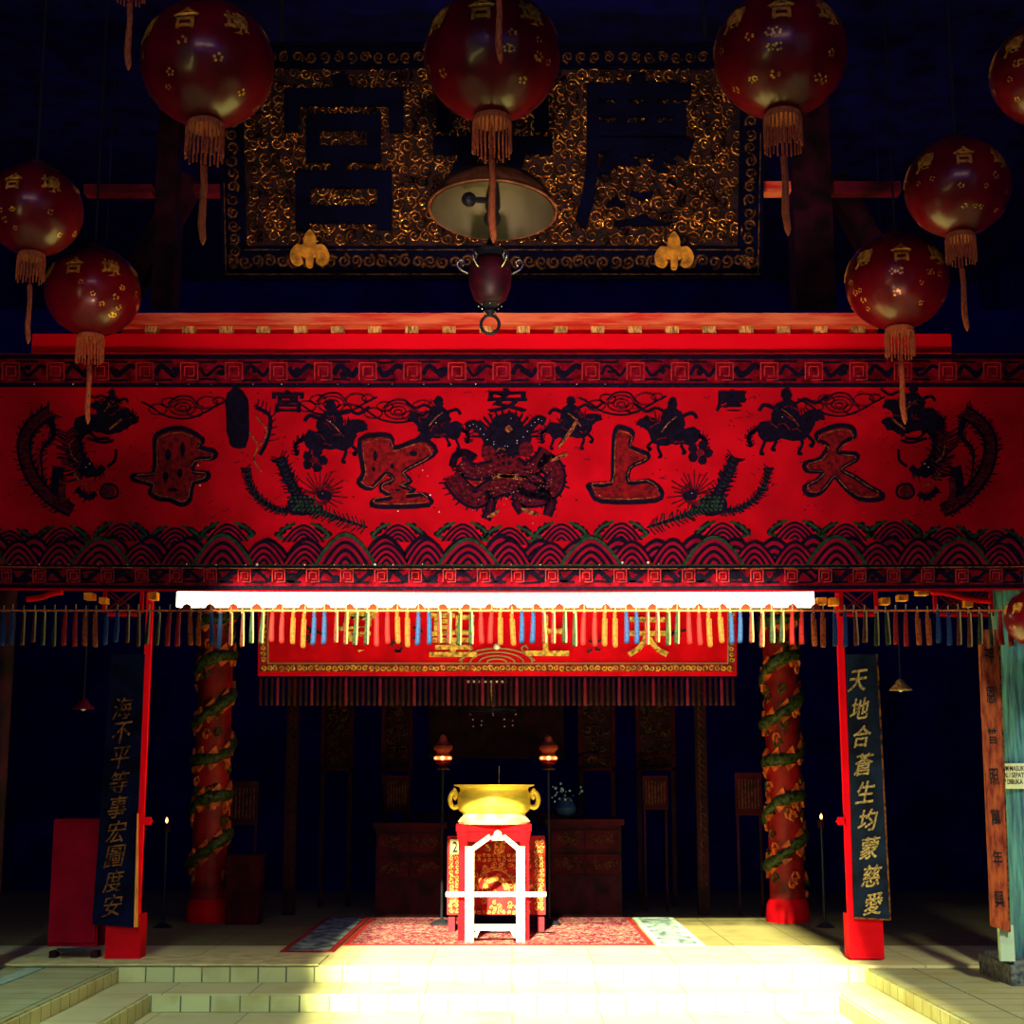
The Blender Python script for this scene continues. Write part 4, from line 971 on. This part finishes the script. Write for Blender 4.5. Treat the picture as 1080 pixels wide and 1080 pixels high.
for cx_, cy_ in ((420, 686), (625, 684), (715, 672), (330, 672), (438, 668)):
    for k in range(5): 
        p = I_(cx_+rnd.uniform(-7, 7), cy_+rnd.uniform(-9, 7), .014)-i0; m.box(p, (.05, .008, .02), Matrix.Rotation(rnd.uniform(-1, 1), 3, 'Y'))
m.build('dark_motif', 'char_black', ib)
m = MB()
for rr_ in (10, 18, 27, 36):
    m.tube([I_(524+rr_*math.cos(PI*k/12)*1.05, 699-rr_*.42*math.sin(PI*k/12), .014)-i0 for k in range(13)], .007, 5)
for sx in (-1, 1): m.tube(cr([I_(524+sx*a_, b_, .014)-i0 for a_, b_ in ((40, 697), (32, 690), (26, 684), (30, 681), (33, 685))], 4), .008, 5)
m.build('wave_motif', 't_cream', ib)
MB().ball(I_(524, 682, .02)-i0, .03, 2).build('pearl', 'white_bead', ib, smooth=True)
tcol = ['hall_red_shade', 'dark_red_wood', 'dark_red_wood', 'dim_red_wood', 'dark_red_wood', 'dark_red_wood']; pr = {}
s = ppm(730, YI)
for i in range(84):
    c_ = tcol[(i*7) % 6]; x = 275+i*6.0
    if c_ not in pr: pr[c_] = MB().lathe([(1.0*s, 0), (1.8*s, -3*s), (2.0*s, -20*s), (2.1*s, -30*s)], n=8).build('tassel', c_, ib, smooth=True); o = pr[c_]
    else: o = pr[c_].copy(); C.objects.link(o)
    o.parent = ib; o.location = I_(x, 714)-i0
# ================================================================== HALL INTERIOR
def inner(x, y, Y): return at(x, y, Y)
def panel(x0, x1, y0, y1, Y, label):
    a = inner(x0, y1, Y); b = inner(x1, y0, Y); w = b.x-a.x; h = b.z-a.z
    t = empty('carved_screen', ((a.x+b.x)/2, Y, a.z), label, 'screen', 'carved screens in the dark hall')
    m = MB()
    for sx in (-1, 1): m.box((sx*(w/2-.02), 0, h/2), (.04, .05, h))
    m.box((0, 0, .02), (w, .05, .04)); m.box((0, 0, h-.02), (w, .05, .04)); m.box((0, 0, h*.18), (w, .05, .03)); m.build('frame', 'hall_red_shade', t)
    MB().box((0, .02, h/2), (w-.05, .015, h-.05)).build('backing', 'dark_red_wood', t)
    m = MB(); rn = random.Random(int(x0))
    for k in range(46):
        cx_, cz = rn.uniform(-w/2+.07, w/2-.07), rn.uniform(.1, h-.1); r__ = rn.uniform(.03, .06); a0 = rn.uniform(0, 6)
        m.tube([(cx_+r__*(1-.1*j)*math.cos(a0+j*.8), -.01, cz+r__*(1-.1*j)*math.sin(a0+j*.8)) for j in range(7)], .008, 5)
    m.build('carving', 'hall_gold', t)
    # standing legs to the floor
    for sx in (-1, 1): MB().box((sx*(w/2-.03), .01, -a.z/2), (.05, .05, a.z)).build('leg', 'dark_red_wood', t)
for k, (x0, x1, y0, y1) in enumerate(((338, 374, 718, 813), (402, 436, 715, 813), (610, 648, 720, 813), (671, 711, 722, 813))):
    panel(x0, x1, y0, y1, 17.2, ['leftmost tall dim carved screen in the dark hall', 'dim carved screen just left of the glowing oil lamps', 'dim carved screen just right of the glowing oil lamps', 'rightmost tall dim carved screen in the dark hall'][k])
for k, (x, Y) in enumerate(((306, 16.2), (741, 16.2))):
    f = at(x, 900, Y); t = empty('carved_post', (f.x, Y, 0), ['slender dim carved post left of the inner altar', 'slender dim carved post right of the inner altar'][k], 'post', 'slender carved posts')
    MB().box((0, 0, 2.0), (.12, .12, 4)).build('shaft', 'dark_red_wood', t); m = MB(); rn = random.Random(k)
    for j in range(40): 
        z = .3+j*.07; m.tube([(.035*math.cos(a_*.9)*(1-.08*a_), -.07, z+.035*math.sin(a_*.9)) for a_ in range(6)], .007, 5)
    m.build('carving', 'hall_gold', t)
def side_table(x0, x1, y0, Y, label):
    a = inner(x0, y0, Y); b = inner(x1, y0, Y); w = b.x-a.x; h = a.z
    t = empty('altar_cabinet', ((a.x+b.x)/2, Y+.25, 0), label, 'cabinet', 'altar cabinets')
    MB().box((0, 0, h-.03), (w+.06, .56, .06)).build('top', 'hall_red_shade', t); MB().box((0, 0, (h-.06)/2), (w, .5, h-.06)).build('body', 'dark_red_wood', t)
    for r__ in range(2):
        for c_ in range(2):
            cx_ = (c_-.5)*w*.48; cz = h-.2-r__*.24; d = MB().box((cx_, -.26, cz), (w*.44, .02, .19)).build('drawer', 'hall_red_shade', t)
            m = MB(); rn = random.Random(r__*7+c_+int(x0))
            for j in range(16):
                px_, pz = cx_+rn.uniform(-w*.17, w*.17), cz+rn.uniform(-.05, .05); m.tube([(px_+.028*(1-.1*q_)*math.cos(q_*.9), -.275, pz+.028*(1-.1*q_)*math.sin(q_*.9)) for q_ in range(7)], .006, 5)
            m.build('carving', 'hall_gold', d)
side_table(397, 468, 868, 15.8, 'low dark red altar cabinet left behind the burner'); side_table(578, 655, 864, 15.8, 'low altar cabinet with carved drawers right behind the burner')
# altar beam / canopy cloth
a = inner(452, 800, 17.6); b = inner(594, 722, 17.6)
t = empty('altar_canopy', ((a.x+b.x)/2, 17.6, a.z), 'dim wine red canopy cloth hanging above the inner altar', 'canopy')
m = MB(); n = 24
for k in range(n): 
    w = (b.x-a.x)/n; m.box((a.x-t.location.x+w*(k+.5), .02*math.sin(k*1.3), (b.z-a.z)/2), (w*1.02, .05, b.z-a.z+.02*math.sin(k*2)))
m.build('pleated_cloth', 'dark_red_wood', t); MB().box((0, 0, b.z-a.z+.03), (b.x-a.x+.1, .08, .06)).build('rail', 'hall_red_shade', t)
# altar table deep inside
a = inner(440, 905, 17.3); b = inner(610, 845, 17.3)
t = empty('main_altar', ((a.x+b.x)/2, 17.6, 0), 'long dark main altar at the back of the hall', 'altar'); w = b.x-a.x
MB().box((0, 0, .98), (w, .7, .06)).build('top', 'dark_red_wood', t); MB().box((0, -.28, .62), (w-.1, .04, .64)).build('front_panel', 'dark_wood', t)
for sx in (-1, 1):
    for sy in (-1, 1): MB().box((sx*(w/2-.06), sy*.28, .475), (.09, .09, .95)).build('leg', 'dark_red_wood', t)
# chandelier
c = inner(520, 719, 15.5); t = empty('chandelier', c, 'small chandelier with pale bar and glinting crystals above the inner altar', 'chandelier'); s = ppm(730, 15.5)
MB().box((-22*s, 0, 0), (16*s, .04, 2.2*s)).box((2*s, 0, 0), (26*s, .04, 2.0*s)).build('pale_bar', 'white_paint', t)
MB().tube([(0, 0, 0), (0, 0, -9*s), (0, 0, -26*s)], [2*s, 3*s, 1.5*s]).build('stem', 'board_gold', t)
m = MB().tube([(24*s*math.cos(a_*PI/12), 24*s*math.sin(a_*PI/12), -30*s) for a_ in range(24)], 1.0*s, 6, True)
for k in range(4): m.bar((0, 0, -24*s), (24*s*math.cos(k*PI/2), 24*s*math.sin(k*PI/2), -30*s), .01)
m.build('ring_frame', 'iron', t)
m = MB()
for k in range(12): a_ = k*PI/6; m.ball((24*s*math.cos(a_), 24*s*math.sin(a_), -(34+6*(k % 3))*s), 1.1*s)
m.build('crystals', 'chrome', t, smooth=True); MB().tube([(0, 0, 0), (0, 0, ZC-c.z)], .012).build('hanging_rod', 'iron', t)
# glowing oil lamps
def oil_lamp(px, label):
    Y = 15.0; c = at(px, 812, Y); s = ppm(800, Y); t = empty('oil_lamp', c, label, 'lamp', 'pair of glowing oil lamps')
    smooth_auto(MB().lathe([(7*s, 0), (7.5*s, 1.2*s), (4*s, 3*s), (3*s, 5*s)], n=24).build('base', 'hall_gold', t))
    smooth_auto(MB().lathe([(5*s, 5*s), (8*s, 7*s), (8.4*s, 9*s), (8*s, 10.5*s)], n=24).build('glass', 'lantern_red', t))
    MB().lathe([(8.2*s, 10.5*s), (9.4*s, 11*s), (9.4*s, 13.5*s), (8.2*s, 14*s)], n=24).build('glowing_ring', 'lamp_glow', t, smooth=False)
    MB().ball((0, -9.4*s, 12.2*s), 2.2*s, 2).build('flame', 'flame', t, smooth=True)
    for sx in (-1, 1):
        MB().ball((sx*7*s, -7*s, 12.2*s), 1.2*s, 1).build('spark', 'flame', t, smooth=True)
    smooth_auto(MB().lathe([(8.2*s, 14*s), (6.5*s, 18*s), (8*s, 20*s), (10*s, 22*s), (10*s, 25*s), (6*s, 28*s), (4.5*s, 31*s), (4*s, 34*s), (.5*s, 37*s)], n=24).build('cover', 'lamp_cover', t))
    # slim stand reaching the floor
    MB().tube([(0, 0, 0), (0, 0, -c.z+.03)], .012).lathe([(.12, -c.z+.014), (.10, -c.z+.03), (.02, -c.z+.06)], n=20).build('stand', 'iron', t)
oil_lamp(467, 'glowing tiered oil lamp left of the brass burner'); oil_lamp(578.5, 'glowing tiered oil lamp right of the brass burner')
# flower vase on right cabinet
Y = 16.0; c = at(597, 862.5, Y); s = ppm(850, Y); t = empty('flower_vase', (c.x, Y, c.z+.0), 'dark blue vase of pale bluish flowers on the right altar cabinet', 'vase')
smooth_auto(MB().lathe([(4*s, 0), (9*s, 4*s), (11*s, 10*s), (7*s, 17*s), (5*s, 19*s), (6*s, 21*s)], n=24).build('vase', 'vase_blue', t))
m = MB(); rn = random.Random(2)
for k in range(26): m.ball((rn.gauss(-2, 8)*s, rn.gauss(0, 4)*s, (23+rn.gauss(3, 4))*s), rn.uniform(.8, 1.9)*s, 1)
m.build('flowers', 'flower_white', t, smooth=True)
# notices
def notice(x0, x1, y0, y1, Y, label, m_='hall_red_shade'):
    a = at(x0, y1, Y); b = at(x1, y0, Y); t = empty('notice_board', ((a.x+b.x)/2, Y, a.z), label, 'notice', 'notices in the dark hall'); w = b.x-a.x; h = b.z-a.z
    MB().box((0, 0, h/2), (w, .02, h)).build('sheet', m_, t); m = MB()
    for k in range(7): m.box((-w*.36+k*w*.12, -.012, h/2), (.012, .004, h*.7))
    m.build('writing_lines', 'hall_gold', t)
    for sx in (-1, 1): MB().box((sx*w*.42, .02, -a.z/2), (.025, .025, a.z)).build('stand_leg', 'dark_red_wood', t)
notice(406, 431, 818, 856, 16.6, 'dim reddish notice left of the oil lamps, below a carved screen'); notice(678, 704, 818, 854, 16.6, 'reddish notice below the rightmost carved screen'); notice(776, 803, 815, 860, 16.0, 'dim notice with vertical lines beside the right dragon pillar')
notice(240, 273, 824, 870, 15.8, 'plain dim red sign right of the left dragon pillar', 'dark_red_wood')
# red box left
a = at(237, 956, 15.0); b = at(273, 904, 15.0); w = b.x-a.x
t = empty('offering_box', ((a.x+b.x)/2, 15.2, 0), 'dark red upright box right of the left dragon pillar base', 'box'); MB().box((0, 0, b.z/2), (w, .3, b.z)).build('body', 'hall_red_shade', t); MB().box((0, 0, b.z+.01), (w+.03, .33, .02)).build('lid', 'dark_red_wood', t)
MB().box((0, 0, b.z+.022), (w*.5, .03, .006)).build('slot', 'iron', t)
# red candle lights
for px, py, lab in ((866, 861, 'tiny glowing candle lamp left of the right gate post'), (176, 865, 'tiny glowing candle lamp right of the left gate post')):
    Y = 14.8; c = at(px, py, Y); s = ppm(py, Y); t = empty('candle_lamp', (c.x, Y, c.z-12*s), lab, 'candle', 'tiny candle lamps')
    MB().lathe([(4*s, 0), (4*s, 8*s), (3*s, 9*s)], n=16).build('cup', 'dark_red_wood', t); MB().lathe([(.4*s, 9*s), (1.6*s, 11*s), (1.2*s, 13*s), (.1*s, 15*s)], n=12).build('flame', 'flame', t, smooth=True)
    MB().tube([(0, 0, 0), (0, 0, -(c.z-12*s)+.02)], .012).lathe([(.1, -(c.z-12*s)), (.02, -(c.z-12*s)+.05)], n=16).build('stand', 'iron', t)
# pendant lamps in the side aisles
for px, py, m_, lab in ((950, 728, 'tan_wood', 'small pendant lamp with pale rim in the dark right aisle'), (88, 748, 'dim_red_wood', 'faint reddish pendant lamp in the dark left aisle')):
    Y = 13.5; c = at(px, py, Y); s = ppm(py, Y); t = empty('pendant_lamp', c, lab, 'lamp', 'pendant lamps in the aisles')
    smooth_auto(MB().lathe([(12*s, 0), (11*s, 2*s), (6*s, 6*s), (4*s, 10*s), (1*s, 12*s)], n=24).build('shade', m_, t))
    MB().ball((0, 0, 1*s), 3*s, 2).build('bulb', 'white_bead', t, smooth=True); MB().tube([(0, 0, 10*s), (0, 0, ZC-c.z)], .006).build('cord', 'iron', t)
# ================================================================== OPPOSITE HALL (behind the viewer); added glowing grids for lantern highlights
struct('wall_rear', MB().box((0, -13.9, 4), (13, .2, 8.6)), 'dark_wall')
for k in range(3):
    x = -2.7+k*2.2; n = 'highlight_grid_%d' % (k+1)
    root = MB()
    for i in range(5): root.box((x-.9+i*.45, -8.0, 7.0), (.04, .08, 1.5))
    for j in range(6): root.box((x, -8.0, 6.25+j*.30), (1.84, .08, .05))
    w_ = struct(n, root, 'dark_wood')
    g = MB().box((x, -8.06, 7.0), (1.8, .02, 1.5)).build('glow_sheet', 'highlight_glow', w_)
# ================================================================== LIGHT, WORLD, CAMERA
w = bpy.data.worlds.new('sky'); S.world = w; w.use_nodes = True; bg = w.node_tree.nodes['Background']; bg.inputs[0].default_value = (.30, .62, .80, 1); bg.inputs[1].default_value = .25
sun = bpy.data.lights.new('sun', 'SUN'); sun.energy = 40; sun.angle = R(1.6); sun.color = (1, .96, .43); so = bpy.data.objects.new('sun', sun); C.objects.link(so)
so.rotation_euler = Vector((k_x, k_y, -1)).to_track_quat('-Z', 'Y').to_euler()
def area(name, loc, target, sx, sy, e, col):
    l = bpy.data.lights.new(name, 'AREA'); l.shape = 'RECTANGLE'; l.size = sx; l.size_y = sy; l.energy = e; l.color = col
    o = bpy.data.objects.new(name, l); C.objects.link(o); o.location = loc; o.rotation_euler = (Vector(target)-Vector(loc)).to_track_quat('-Z', 'Y').to_euler(); return o
def spot(name, loc, target, ang, blend, e, col, size=.2):
    l = bpy.data.lights.new(name, 'SPOT'); l.spot_size = R(ang); l.spot_blend = blend; l.energy = e; l.color = col; l.shadow_soft_size = size
    o = bpy.data.objects.new(name, l); C.objects.link(o); o.location = loc; o.rotation_euler = (Vector(target)-Vector(loc)).to_track_quat('-Z', 'Y').to_euler(); return o
spot('banner_fill_spot', (0, 3.2, .1), (.2, 10.5, 3.75), 39, 1, 2700, (1, .78, .6), .3)  # added fill light that brightens the banner
area('court_blue_fill', (0, -3, 6.5), (0, 10, 4), 9, 5, 100, (.02, .03, 1))  # added blue fill that turns dark surfaces navy
area('hall_blue_fill', (0, 14.5, 7.6), (0, 17, 0), 8, 3, 22, (.01, .02, 1))  # added blue fill for the dark hall interior
spot('terrace_fill_spot', (-3.0, 2.0, 6.5), (-3.2, 8.6, -.2), 40, 1, 2900, (.72, 1, .70), .3)  # added fill light for the left terrace and steps
spot('terrace_fill_spot', (3.2, 2.0, 6.5), (3.9, 9.0, -.2), 46, 1, 4200, (1, .96, .60), .3)  # added fill light for the right terrace
for sx in (-1, 1): spot('fascia_fill_spot', (sx*1.7, 5.0, .3), (sx*2.75, 10.6, 4.80), 17, .9, 420, (1, .5, .35), .1)  # added fill lights that brighten the fascia ends
cam = bpy.data.cameras.new('camera'); co = bpy.data.objects.new('camera', cam); C.objects.link(co); co.location = (0, 0, H); co.rotation_euler = (PI/2+PITCH, 0, 0)
cam.sensor_width = 36; cam.lens = F/1080*36; cam.clip_start = .05; cam.clip_end = 200; S.camera = co
S.view_settings.view_transform = 'Standard'; S.view_settings.look = 'None'; S.view_settings.gamma = 1; S.view_settings.exposure = 0; S.view_settings.use_curve_mapping = False
